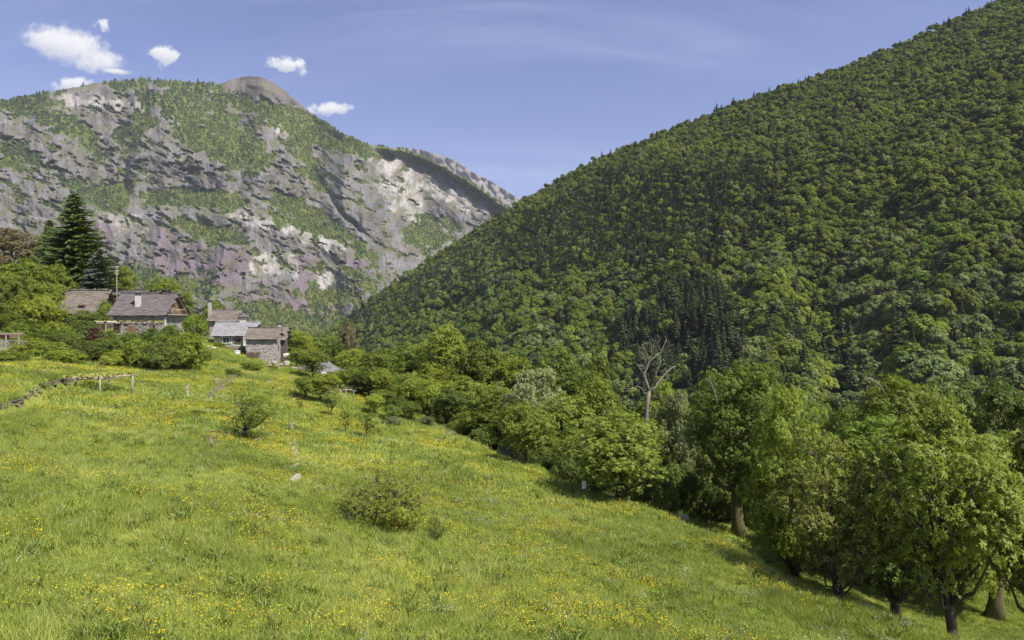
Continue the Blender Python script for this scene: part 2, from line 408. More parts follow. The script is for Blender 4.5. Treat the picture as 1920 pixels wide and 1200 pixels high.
# ------------------------------------------------------------------ wooded hill on the right
H_PX = np.array([480,560,640,700,830,970,1120,1380,1540,1700,1800,1920,2100,2400.])
H_RIDGE = np.array([700,655,616,566,477,388,306,201,150,86,40,-10,-85,-180.])      # ridge line, a tree height below the skyline
H_DR = np.array([1300,1240,1160,1120,1090,1060,1030,980,960,940,930,920,905,890.])
H_DB = np.array([960,860,760,660,560,460,400,340,315,300,292,286,280,275.])
def hill_d(px, t):
    dr = np.interp(px, H_PX, H_DR); db = np.interp(px, H_PX, H_DB)
    d = 1/((1-t)/db+t/dr)
    py = 830+(np.interp(px, H_PX, H_RIDGE)-830)*t
    edge = 1430+(py-430)*0.24
    g = sstep(px, edge-8, edge+55)*sstep(px, edge+330, edge+60)*sstep(py, 430, 560)
    d = d*(1+0.09*g)
    d = d*(1+0.05*fbm(px/150.0, py/150.0+0.5*px/150.0, 21, 4)*np.clip((1-t)*4, 0, 1))
    return d, py
def build_hill():
    pxs = np.arange(480, 2401, 9.0); ts = np.linspace(0, 1, 90)
    PX, T = np.meshgrid(pxs, ts)
    D, PY = hill_d(PX, T)
    V = np.stack([(PX-960)/FX*D, D, (600-PY)/FX*D], -1)
    back = []
    for k_, (dy, dz) in enumerate(((60, -18), (220, -110), (600, -320))):
        b = V[-1].copy(); b[:, 1] += dy; b[:, 0] += dy*0.3; b[:, 2] += dz; back.append(b[None])
    V = np.concatenate([V]+back, 0); ny, nx = V.shape[:2]
    idx = np.arange(nx*ny).reshape(ny, nx)
    f = np.stack([idx[:-1, :-1], idx[:-1, 1:], idx[1:, 1:], idx[1:, :-1]], -1).reshape(-1, 4)
    m = mat('wood_floor', (0.085, 0.105, 0.028), (0.048, 0.060, 0.017), 0.06, 1.0)
    struct(link('wooded_hillside', mesh_np('wooded_hillside', V.reshape(-1, 3), f, [m], smooth=True)))
build_hill()

# ------------------------------------------------------------------ rock mountain on the left
M_SIL = np.array([(-260,215),(-100,200),(0,190),(60,180),(120,168),(190,154),(260,149),(330,152),(380,155),(412,158),(425,152),(440,147),(462,143),(485,143),(510,153),(535,170),(560,193),(590,215),(620,236),(650,254),(680,266),(705,273),(730,277),(760,281),(790,292),(830,310),(870,334),(905,357),(945,386),(1000,430),(1060,480)], float)
VEG = [
 [(-260,190),(0,180),(90,168),(110,195),(150,225),(190,262),(205,300),(180,292),(140,262),(100,242),(60,217),(0,214),(-260,230)],
 [(185,150),(260,140),(330,140),(405,150),(440,172),(470,190),(520,228),(480,224),(430,197),(380,180),(300,166),(260,159),(200,166)],
 [(255,165),(285,170),(292,200),(270,205),(250,185)],
 [(320,160),(400,180),(440,215),(490,260),(517,300),(500,317),(455,295),(420,275),(380,262),(330,238),(300,217),(300,185)],
 [(215,240),(270,208),(290,222),(268,260),(240,292),(212,265)],
 [(440,178),(500,186),(560,208),(620,238),(690,264),(760,276),(800,288),(850,314),(900,346),(955,385),(930,397),(880,368),(820,330),(780,303),(740,292),(700,302),(650,292),(600,272),(560,262),(520,238),(480,217)],
 [(540,252),(582,258),(603,320),(618,352),(590,355),(560,312)],
 [(270,362),(340,350),(400,356),(450,370),(475,390),(430,397),(380,387),(320,388),(275,384)],
 [(312,400),(370,413),(420,426),(474,448),(472,460),(420,452),(415,466),(380,452),(330,427)],
 [(496,378),(540,360),(600,393),(650,428),(690,458),(717,500),(722,535),(690,492),(650,462),(590,442),(540,427),(498,404)],
 [(772,410),(822,400),(866,425),(835,452),(790,484),(768,462),(748,440)],
 [(0,270),(45,275),(65,300),(30,312),(0,305)],[(10,284),(60,290),(80,312),(40,318)],
 [(120,335),(170,345),(252,350),(242,382),(190,402),(140,372)],
 [(170,470),(260,500),(330,518),(405,540),(385,562),(300,552),(180,540)],
 [(440,565),(520,572),(640,592),(640,640),(440,640)],[(575,538),(640,545),(695,560),(640,577),(580,572)],[(640,500),(700,520),(715,560),(660,545)],
 [(-200,300),(-40,320),(-20,420),(-200,420)],
 [(330,245),(380,250),(430,270),(470,300),(490,325),(440,318),(390,290),(340,270)],
 [(-260,560),(200,560),(300,600),(500,640),(900,640),(900,700),(-260,700)],
]
PURPLE = [[(296,412),(328,412),(352,500),(345,522),(286,500)],[(345,425),(400,445),(440,470),(442,535),(362,540)],[(470,530),(600,535),(640,590),(480,610)],
          [(170,420),(215,425),(210,470),(180,465)],[(420,440),(470,460),(470,520),(430,520)],[(560,470),(600,480),(590,540),(560,530)],[(640,455),(690,480),(700,520),(660,510)]]
PALE = [[(470,478),(520,470),(560,485),(640,505),(640,535),(560,520),(470,515)],[(100,175),(190,185),(280,195),(270,215),(200,205),(120,200)],
        [(690,285),(770,300),(800,340),(790,420),(740,400),(700,340)],[(560,420),(640,450),(690,490),(640,480),(560,450)],[(420,395),(500,405),(560,420),(560,440),(480,425),(420,412)],
        [(470,185),(545,240),(550,275),(500,240)],[(800,330),(900,380),(930,400),(880,400),(810,370)],[(180,400),(270,405),(280,430),(190,440)],[(560,555),(600,520),(650,515),(600,545),(565,580)]]
def polymask(px, py, polys, seed, warp, blur=0):
    wx = px+warp*fbm(px/22, py/22, seed, 4, 0.6); wy = py+warp*0.8*fbm(px/22, py/22, seed+7, 4, 0.6)
    m = np.zeros(px.shape)
    for p in polys: m = np.maximum(m, inpoly(wx, wy, p).astype(float))
    for _ in range(blur):
        q = np.pad(m, 1, mode='edge')
        m = (q[1:-1, 1:-1]*2+q[:-2, 1:-1]+q[2:, 1:-1]+q[1:-1, :-2]+q[1:-1, 2:])/6
    return m
MT = {}
def build_mountain():
    step = 1.9
    pxs = np.arange(-260, 1061, step); n_t = 300; ts = np.linspace(0, 1, n_t)
    PX, T = np.meshgrid(pxs, ts)
    sil = np.interp(PX, M_SIL[:, 0], M_SIL[:, 1])
    sil = sil+2.0*fbm(PX/14, PX*0, 31, 3)+1.0*perlin(PX/4, PX*0+.3, 35)
    PY = 660+(sil-660)*T
    veg = polymask(PX, PY, VEG, 41, 15, 2); vegp = polymask(PX, PY, VEG, 41, 6, 14)
    diag = fbm((PX*0.88+PY*0.47)/60, (PY*0.88-PX*0.47)/24, 51, 5, 0.60)
    patch = fbm((PX*0.93+PY*0.36)/26, (PY*0.93-PX*0.36)/11, 61, 5, 0.66)
    bias = 0.05+0.14*sstep(PX, 560, 300)*sstep(PY, 230, 300)*sstep(PY, 420, 360)-0.16*sstep(PX, 600, 720)
    veg = np.clip(veg+sstep(patch*0.7+diag*0.55+bias, 0.34, 0.50)*0.9, 0, 1)
    bare = sstep(diag-0.5*patch, 0.62, 0.80)          # rock showing through the wooded strips
    veg = veg*(1-0.75*bare)
    peak = sstep(PX, 408, 424)*sstep(PX, 575, 545)*sstep(PY+5*fbm(PX/12, PY/12, 13, 3), 180+np.clip(PX-440, 0, 200)*0.22, 165+np.clip(PX-440, 0, 200)*0.20)
    veg = veg*(1-0.85*np.clip(peak, 0, 1))
    # depth: cliffs rise steeply, wooded ledges lie back
    slope = 1.5+1.5*vegp
    dpy = np.abs(np.gradient(PY, axis=0))
    dep = np.cumsum(slope*dpy, axis=0)
    ker = np.exp(-np.linspace(-2, 2, 25)**2); ker /= ker.sum()
    dep = np.apply_along_axis(lambda r: np.convolve(np.pad(r, 12, mode='edge'), ker, 'valid'), 1, dep)
    base = np.interp(PX, [-260, 0, 300, 560, 680, 720, 760, 900, 1060], [1150, 1250, 1450, 1560, 1650, 1900, 2000, 2080, 2150])
    D = base+dep
    rock = 1-0.6*veg
    q1 = (PX*0.80+PY*0.60); q2 = (PY*0.80-PX*0.60)
    # the long cliff edges of the lower wall and the gorge that splits the right-hand buttress
    ln = np.interp(PX, [-260,60,165,215,330,400,470,560,640,700,735], [395,408,420,401,392,400,408,432,462,500,540])+4*fbm(PX/25, PX*0, 25, 3)
    arch = 20*np.exp(-np.clip(PY-ln, 0, None)/70)*sstep(PY, ln-3, ln+4)*sstep(PX, 745, 700)
    ln2 = np.interp(PX, [-260,0,90,190,260,300,420,520], [225,222,245,300,330,300,300,330])+5*fbm(PX/25, PX*0, 27, 3)
    arch = arch+12*np.exp(-np.clip(PY-ln2, 0, None)/40)*sstep(PY, ln2-3, ln2+4)*sstep(PX, 540, 480)
    ln3 = np.interp(PX, [470,560,640,700,760], [470,478,498,520,560])+3*fbm(PX/20, PX*0, 29, 3)
    arch = arch+11*np.exp(-np.clip(PY-ln3, 0, None)/30)*sstep(PY, ln3-2, ln3+3)*sstep(PX, 455, 475)*sstep(PX, 730, 700)
    gx = np.interp(PY, [250,300,400,470,540,640], [545,575,640,720,716,700])
    arch = arch-26*np.exp(-((PX-gx)/7)**2)-26*np.exp(-((PX-np.interp(PY, [180,260,330,400], [285,250,232,250]))/8)**2)*sstep(PY, 170, 220)*sstep(PY, 400, 330)
    def rid(x, y, sd_): return (1-np.abs(np.clip(perlin(x, y, sd_)*1.25, -1, 1)))**2
    D = D-44*fbm(PX/170, PY/170, 81, 3)-rock*(34*rid(PX/82+0.25*PY/82, PY/150, 71)+8*rid(PX/30-0.2*PY/30, PY/58, 73)+4.5*rid(PX/12, PY/25, 75)+2.4*rid(PX/5.5, PY/10, 76)+2.2*fbm(q1/150, q2/13, 91, 4, 0.60))-arch
    st = np.abs(((q2/30+0.8*fbm(PX/150, PY/150, 99, 3)+0.10*fbm(PX/14, PY/14, 95, 3)) % 1.0)-0.5)*2
    D = D-rock*3.5*sstep(st, 0.55, 0.66)
    D = D+160*sstep(PX, 690, 735)*sstep(PY, 560, 420)
    fade = np.clip((1-T)*30, 0.30, 1); dm = base+dep
    D = dm+(D-dm)*fade
    V = np.stack([(PX-960)/FX*D, D, (600-PY)/FX*D], -1)
    b1 = V[-1].copy(); b1[:, 1] += 150; b1[:, 2] -= 40
    b2 = V[-1].copy(); b2[:, 1] += 900; b2[:, 2] -= 450
    V2 = np.concatenate([V, b1[None], b2[None]], 0); ny, nx = V2.shape[:2]
    pur = polymask(PX, PY, PURPLE, 44, 8, 3); pal = polymask(PX, PY, PALE, 47, 10, 4)
    def ext(a): return np.concatenate([a, a[-1:], a[-1:]], 0).ravel()
    idx = np.arange(nx*ny).reshape(ny, nx)
    f = np.stack([idx[:-1, :-1], idx[:-1, 1:], idx[1:, 1:], idx[1:, :-1]], -1).reshape(-1, 4)
    m = bpy.data.materials.new('mountain_rock'); m.use_nodes = True
    k = NT(m.node_tree); b = k.n['Principled BSDF']; b.inputs['Roughness'].default_value = 1.0; b.inputs['Specular IOR Level'].default_value = 0.05
    uvn = k.node('ShaderNodeCombineXYZ'); k.put(uvn.inputs[0], k.attr('u').outputs['Fac']); k.put(uvn.inputs[1], k.attr('v').outputs['Fac'])
    uv = uvn.outputs[0]
    n1 = k.noise(k.mapping(uv, rot=(0,0,R(-36)), scale=(0.35,1.5,1)), 7.0, 7, 0.66, 0.6)
    n2 = k.noise(k.mapping(uv, scale=(1.7,0.45,1)), 14.0, 6, 0.66, 0.3)
    n3 = k.noise(uv, 46.0, 5, 0.7)
    n4 = k.noise(uv, 3.0, 4, 0.6)
    s = k.m('ADD', k.m('ADD', k.m('MULTIPLY', n1, 0.24), k.m('MULTIPLY', n2, 0.38)), k.m('MULTIPLY', n3, 0.38))
    s = k.m('ADD', s, k.m('MULTIPLY', k.attr('pale').outputs['Fac'], 0.16))
    s = k.m('SUBTRACT', s, k.m('MULTIPLY', k.attr('purple').outputs['Fac'], 0.07))
    rockc = k.ramp(s, [(0.32, (0.072, 0.069, 0.072)), (0.44, (0.130, 0.123, 0.123)), (0.54, (0.190, 0.179, 0.172)), (0.68, (0.400, 0.374, 0.338))])
    rockc = k.mix(k.m('MULTIPLY', k.attr('purple').outputs['Fac'], 0.88), rockc, k.mix(n2, (0.125, 0.095, 0.120, 1), (0.220, 0.172, 0.196, 1)))
    rockc = k.mix(k.m('MULTIPLY', k.sstep(n4, 0.5, 0.7), 0.5), rockc, (0.20, 0.17, 0.175, 1))
    stk = k.noise(k.mapping(uv, scale=(3.2,0.16,1)), 16.0, 4, 0.6, 0.15)
    rockc = k.mix(k.m('MULTIPLY', k.sstep(stk, 0.54, 0.68), 0.5), rockc, (0.11, 0.10, 0.105, 1))
    rockc = k.mix(k.m('MULTIPLY', k.sstep(k.noise(k.mapping(uv, loc=(5,3,0)), 4.2, 6, 0.68), 0.42, 0.62), 0.82), rockc, k.mix(n3, (0.075, 0.076, 0.036, 1), (0.165, 0.152, 0.090, 1)))
    gr = k.ramp(k.m('ADD', k.m('MULTIPLY', n3, 0.5), k.m('MULTIPLY', n4, 0.5)), [(0.3, (0.072, 0.094, 0.026)), (0.55, (0.118, 0.145, 0.040)), (0.75, (0.165, 0.188, 0.058))])
    vg = k.sstep(k.m('ADD', k.attr('veg').outputs['Fac'], k.m('MULTIPLY', k.m('SUBTRACT', k.m('ADD', k.m('MULTIPLY', n3, 0.5), k.m('MULTIPLY', n1, 0.5)), 0.5), 1.7)), 0.34, 0.60)
    pk = k.attr('peak').outputs['Fac']
    rockc = k.mix(k.m('MULTIPLY', pk, 0.7), rockc, k.mix(n3, (0.09, 0.076, 0.06, 1), (0.19, 0.165, 0.14, 1)))
    k.put(b.inputs['Base Color'], k.mix(vg, rockc, gr))
    bp = k.node('ShaderNodeBump'); bp.inputs['Distance'].default_value = 9.0; bp.inputs['Strength'].default_value = 0.8
    k.put(bp.inputs['Height'], s); k.put(b.inputs['Normal'], bp.outputs[0])
    at = {'u': ext(PX/100), 'v': ext(PY/100), 'veg': ext(veg), 'pale': ext(pal), 'purple': ext(pur), 'peak': ext(np.clip(peak, 0, 1))}
    struct(link('rock_mountain', mesh_np('rock_mountain', V2.reshape(-1, 3), f, [m], at, smooth=True)))
    MT['V'] = V; MT['veg'] = veg; MT['PX'] = PX; MT['PY'] = PY; MT['peak'] = peak
    # the far grey ridge behind its right shoulder
    sil2 = np.array([(600,300),(700,282),(750,275),(790,281),(830,292),(860,303),(885,322),(920,340),(950,358),(972,372),(1040,410),(1150,470)], float)
    pxs = np.arange(600, 1151, 2.2); ts = np.linspace(0, 1, 110)
    PX, T = np.meshgrid(pxs, ts); s2 = np.interp(PX, sil2[:, 0], sil2[:, 1])+1.6*fbm(PX/9, PX*0, 23, 3)
    PY = 640+(s2-640)*T
    D = 4600+1500*T-190*(1-np.abs(fbm(PX/40-0.5*PY/40, PY/90, 15, 4, 0.6)))-60*fbm(PX/12, PY/12, 16, 3)
    V = np.stack([(PX-960)/FX*D, D, (600-PY)/FX*D], -1)
    b2 = V[-1].copy(); b2[:, 1] += 900; b2[:, 2] -= 500
    V = np.concatenate([V, b2[None]], 0); ny, nx = V.shape[:2]; idx = np.arange(nx*ny).reshape(ny, nx)
    f = np.stack([idx[:-1, :-1], idx[:-1, 1:], idx[1:, 1:], idx[1:, :-1]], -1).reshape(-1, 4)
    m = mat('far_ridge_rock', (0.27, 0.235, 0.21), (0.12, 0.10, 0.095), 0.006, 1.0, 25.0, 0.01)
    struct(link('far_mountain', mesh_np('far_mountain', V.reshape(-1, 3), f, [m], smooth=True)))
build_mountain()

# ------------------------------------------------------------------ trees
def rosettes(rng, pos, nrm, size, nleaf, droop=0.35, asp=0.42):
    """pos, nrm (n,3): at each point a whorl of folded leaves"""
    n = len(pos)
    a = np.cross(nrm, rng.normal(size=(n, 3))); a /= np.linalg.norm(a, axis=1)[:, None]+1e-9
    b = np.cross(nrm, a)
    vs = []; rs = []
    base_r = rng.rand(n)
    for j in range(nleaf):
        th = 2*np.pi*(j+rng.uniform(-.35, .35, n))/nleaf
        L = size*rng.uniform(0.65, 1.2, n)
        dr = droop+rng.uniform(-0.45, 0.45, n)
        u = a*np.cos(th)[:, None]+b*np.sin(th)[:, None]
        w = -a*np.sin(th)[:, None]+b*np.cos(th)[:, None]
        tip = pos+(u*1.0-nrm*dr[:, None])*L[:, None]
        midp = pos+(u*0.5-nrm*(dr*0.22)[:, None])*L[:, None]
        wd = w*(L*asp*0.5)[:, None]
        st = pos+u*(0.05*L)[:, None]
        vs.append(np.stack([st, midp+wd, tip, midp-wd], 1))
        rs.append(np.repeat((base_r*0.6+rng.rand(n)*0.4)[:, None], 4, 1))
    v = np.concatenate(vs, 0).reshape(-1, 3); r = np.concatenate(rs, 0).ravel()
    f = np.arange(len(v)).reshape(-1, 4)
    return v, f, r

def unit(rng, n):
    v = rng.normal(size=(n, 3)); return v/np.linalg.norm(v, axis=1)[:, None]

def gen_tree(seed, H=10.0, RAD=4.0, clear=0.22, blobs=26, ros=3200, leaf=0.24, nleaf=5, trunk_r=0.24, lean=(0,0), flat=0.82, open_=0.0, stems=1, blob_r=0.34, twigs=3, droop=0.35):
    rng = np.random.RandomState(seed)
    zc = H*(clear+(1-clear)*0.5); hz = H*(1-clear)*0.5
    cs = []
    tries = 0
    while len(cs) < blobs and tries < 6000:
        tries += 1
        q = unit(rng, 1)[0]*(rng.uniform(0.10, 1.0)**0.42)
        wid = 1.0-0.30*max(0, q[2])-0.12*max(0, -q[2])
        p = np.array([q[0]*RAD*0.78*wid, q[1]*RAD*0.78*wid, zc+q[2]*hz*0.84])
        if all(np.linalg.norm((p-c)*np.array([1, 1, 1.25])) > RAD*0.33*(1-0.3*tries/6000) for c in cs): cs.append(p)
    cs = np.array(cs)
    mb = MB()
    trunks = []
    for s_ in range(stems):
        off = np.array([rng.uniform(-.25, .25), rng.uniform(-.25, .25), 0])*(stems > 1)
        dirx = np.array([rng.uniform(-1, 1), rng.uniform(-1, 1)])*(0.13 if stems > 1 else 0.06)*H
        pts = []; rad = []
        for i in range(9):
            t = i/8
            wob = 0.03*H*np.array([math.sin(3*t+seed), math.cos(2.3*t+seed*1.7)])*t
            pts.append((off[0]+lean[0]*t*H+dirx[0]*t+wob[0], off[1]+lean[1]*t*H+dirx[1]*t+wob[1], -0.3+t*(H*0.82+0.3)))
            fl = 1.45 if i == 0 else 1.0
            rad.append(max(0.02, trunk_r/math.sqrt(stems)*(1-0.85*t)*fl))
        trunks.append((pts, rad)); mb.tube(pts, rad, 9)
    P_, N_ = [], []
    per = rng.dirichlet(np.ones(len(cs))*3)*ros
    cen = np.array([lean[0]*zc, lean[1]*zc, zc])
    for i, c in enumerate(cs):
        c = c+np.array([lean[0]*c[2], lean[1]*c[2], 0])
        pts, rad = trunks[i % stems]
        za = np.clip(c[2]-rng.uniform(0.18, 0.40)*H*np.clip(np.hypot(c[0]-cen[0], c[1]-cen[1])/RAD+0.25, 0.3, 1), H*clear*0.85, H*0.78)
        t = (za+0.3)/(H*0.82+0.3)*8; j = int(min(7, max(0, t))); fr = t-j
        a = np.array(pts[j])*(1-fr)+np.array(pts[j+1])*fr; ra = rad[j]*(1-fr)+rad[j+1]*fr
        mid = (a+c)/2+np.array([0, 0, (-0.03 if c[2] > a[2]+0.12*H else 0.035)*H])+rng.normal(size=3)*0.02*H
        lp = [a, a*0.56+mid*0.44, mid, mid*0.45+c*0.55, c]
        lr = np.array([0.55, 0.42, 0.32, 0.22, 0.12])*ra+0.012
        mb.tube(lp, lr, 6)
        br = RAD*blob_r*rng.uniform(0.75, 1.25)
        for _ in range(twigs):
            e = c+unit(rng, 1)[0]*br*np.array([1, 1, flat])*0.95
            s0 = mid*0.3+c*0.7
            mb.tube([s0, (s0+e)/2+rng.normal(size=3)*0.06*br, e], [0.022*H/10, 0.015*H/10, 0.006], 4)
        k_ = max(4, int(per[i]))
        u = unit(rng, k_); u[:, 2] = np.where(u[:, 2] < -0.7, -u[:, 2]*0.8, u[:, 2])
        rr = br*(rng.uniform(0.12, 1.0, k_)**(0.40))*(1+0.22*fbm(u[:, 0]*2+i, u[:, 1]*2+u[:, 2], seed, 2))
        p = c+u*rr[:, None]*np.array([1, 1, flat])
        out = p-cen; out /= np.linalg.norm(out, axis=1)[:, None]+1e-6
        nr = u*0.55+out*0.35+np.array([0, 0, 0.55])+rng.normal(size=(k_, 3))*0.38
        P_.append(p); N_.append(nr)
    if open_:
        pass
    p = np.concatenate(P_); nr = np.concatenate(N_); nr /= np.linalg.norm(nr, axis=1)[:, None]
    v, f, r = rosettes(rng, p, nr, leaf, nleaf, droop)
    return mb, v, f, r

TREES = {}
def proto(name, leafmat, bark=BARK, **kw):
    mb, v, f, r = gen_tree(**kw)
    tm = bpy.data.meshes.new(name+'_trunk'); tm.from_pydata(mb.v, [], mb.f); tm.materials.append(bark)
    tm.polygons.foreach_set('use_smooth', [True]*len(tm.polygons)); tm.update()
    cm = mesh_np(name+'_crown', v, f, [leafmat], {'rnd': r})
    TREES[name] = (tm, cm, kw.get('H', 10.0), kw.get('RAD', 4.0))
def recolor(new, old, leafmat, bark=None):
    tm, cm, H, RD = TREES[old]; cm = cm.copy(); cm.materials[0] = leafmat
    if bark: tm = tm.copy(); tm.materials[0] = bark
    TREES[new] = (tm, cm, H, RD)

# finely leaved trees for the near edge of the wood
proto('chestnut_a', LEAF_M, seed=3, H=10, RAD=4.2, blobs=40, ros=3900, leaf=0.21, nleaf=6, trunk_r=0.27, lean=(-0.12, 0.02), clear=0.26, blob_r=0.25, twigs=5)
proto('chestnut_b', LEAF_B, seed=8, H=10, RAD=4.6, blobs=44, ros=5000, leaf=0.20, nleaf=6, trunk_r=0.34, clear=0.10, blob_r=0.26)
proto('ash_sparse', LEAF_R, seed=15, H=9, RAD=3.6, blobs=32, ros=2600, leaf=0.19, nleaf=5, trunk_r=0.16, stems=3, clear=0.14, twigs=9, blob_r=0.32)
proto('oak_a', LEAF_M, seed=21, H=12, RAD=4.6, blobs=44, ros=4600, leaf=0.23, nleaf=5, trunk_r=0.46, bark=BARK_MOSS, clear=0.22, blob_r=0.25)
proto('maple_low', LEAF_B, seed=27, H=8, RAD=3.9, blobs=44, ros=4800, leaf=0.21, nleaf=5, trunk_r=0.20, clear=0.03, stems=2, blob_r=0.25)
# coarser ones for further back
proto('wood_a', LEAF, seed=33, H=13, RAD=5.2, blobs=42, ros=2900, blob_r=0.26, leaf=0.42, nleaf=4, trunk_r=0.34, clear=0.15)
proto('wood_b', LEAF_B, seed=38, H=13, RAD=5.0, blobs=42, ros=2900, blob_r=0.26, leaf=0.40, nleaf=4, trunk_r=0.32, clear=0.12, flat=0.75)
proto('wood_c', LEAF_D, seed=44, H=14, RAD=5.0, blobs=40, ros=2700, blob_r=0.27, leaf=0.44, nleaf=4, trunk_r=0.36, clear=0.15)
proto('wood_g', LEAF_G, seed=49, H=10, RAD=4.0, blobs=28, ros=2600, leaf=0.30, nleaf=4, trunk_r=0.26, clear=0.10, flat=0.85, droop=0.75)
proto('garden', LEAF_B, seed=55, H=6, RAD=2.8, blobs=24, ros=2400, leaf=0.20, nleaf=4, trunk_r=0.14, clear=0.18)
proto('bush', LEAF, seed=61, H=3.2, RAD=2.2, blobs=22, ros=2200, leaf=0.19, nleaf=4, trunk_r=0.08, stems=5, clear=0.02, blob_r=0.36)
proto('fruit', LEAF, seed=72, H=2.9, RAD=1.6, blobs=20, ros=1300, leaf=0.09, nleaf=4, trunk_r=0.075, clear=0.22, twigs=6, blob_r=0.30)
proto('scrub', LEAF_R, seed=77, H=1.9, RAD=1.75, blobs=22, ros=1700, leaf=0.075, nleaf=4, trunk_r=0.05, stems=6, clear=0.02, twigs=8, blob_r=0.30)
proto('sapling', LEAF, seed=83, H=2.0, RAD=0.62, blobs=14, ros=340, leaf=0.085, nleaf=4, trunk_r=0.03, clear=0.25, blob_r=0.36)
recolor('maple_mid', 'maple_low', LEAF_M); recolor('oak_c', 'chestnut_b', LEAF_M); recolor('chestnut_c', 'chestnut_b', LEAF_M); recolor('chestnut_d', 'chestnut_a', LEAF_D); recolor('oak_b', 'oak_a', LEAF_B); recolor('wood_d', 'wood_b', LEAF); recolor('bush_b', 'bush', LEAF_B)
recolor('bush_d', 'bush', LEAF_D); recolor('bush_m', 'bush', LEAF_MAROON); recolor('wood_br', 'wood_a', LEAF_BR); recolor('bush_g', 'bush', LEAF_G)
recolor('garden_b', 'garden', LEAF_B); recolor('garden_d', 'garden', LEAF_D); recolor('fruit_d', 'fruit', LEAF_D); recolor('scrub_b', 'scrub', LEAF_B); recolor('scrub_d', 'scrub', LEAF_D); recolor('garden_g', 'garden', LEAF)

def where(px):
    for lim, t in ((545, 'behind the stone barn'), (620, 'right of the stone barn'), (690, 'behind the hut'), (760, 'behind the hut garden'), (815, 'behind the orchard'), (870, 'above the orchard end'), (935, 'above the dark bush on the wood edge'), (1000, 'above the small pale tree'), (1080, 'left of the white sign'),
                   (1140, 'above the white sign'), (1185, 'just left of the dead tree'), (1245, 'just right of the dead tree'), (1320, 'above the boulders at the dirt path'), (1400, 'above the mossy trunk'), (1480, 'above the broad bright tree'), (1560, 'right of the broad bright tree'), (1640, 'above the sparse reddish tree'),
                   (1740, 'left of the leaning tree'), (1850, 'above the leaning tree'), (9999, 'at the right edge of the picture')):
        if px < lim: return t
_tr = random.Random(5)
PLACED = []
def put_tree(kind, px, py_top, d, w_px, name, label, cat, group=None, py_base=None, rz=None, min_h=0.4):
    """stand a tree at image column px and distance d; its crown reaches py_top and is w_px wide"""
    tm, cm, H, RD = TREES[kind]
    x, y = (px-960)/FX*d, d
    zb = gz(x, y) if py_base is None else (600-py_base)/FX*d
    h = max(min_h, (600-py_top)/FX*d-zb); s = h/H*1.02; sx = (w_px/FX*d)/(2*RD*0.98)
    sx = min(max(sx, 0.45*s), 2.2*s)
    rz = _tr.uniform(0, 6.28) if rz is None else rz
    o = thing(name, label, cat, (x, y, zb), rz, group, (sx, sx, s))
    link('trunk' if cat == 'tree' else 'stems', tm, o); link('crown' if cat == 'tree' else 'foliage', cm, o)
    PLACED.append((x, y, sx*RD))
    return o

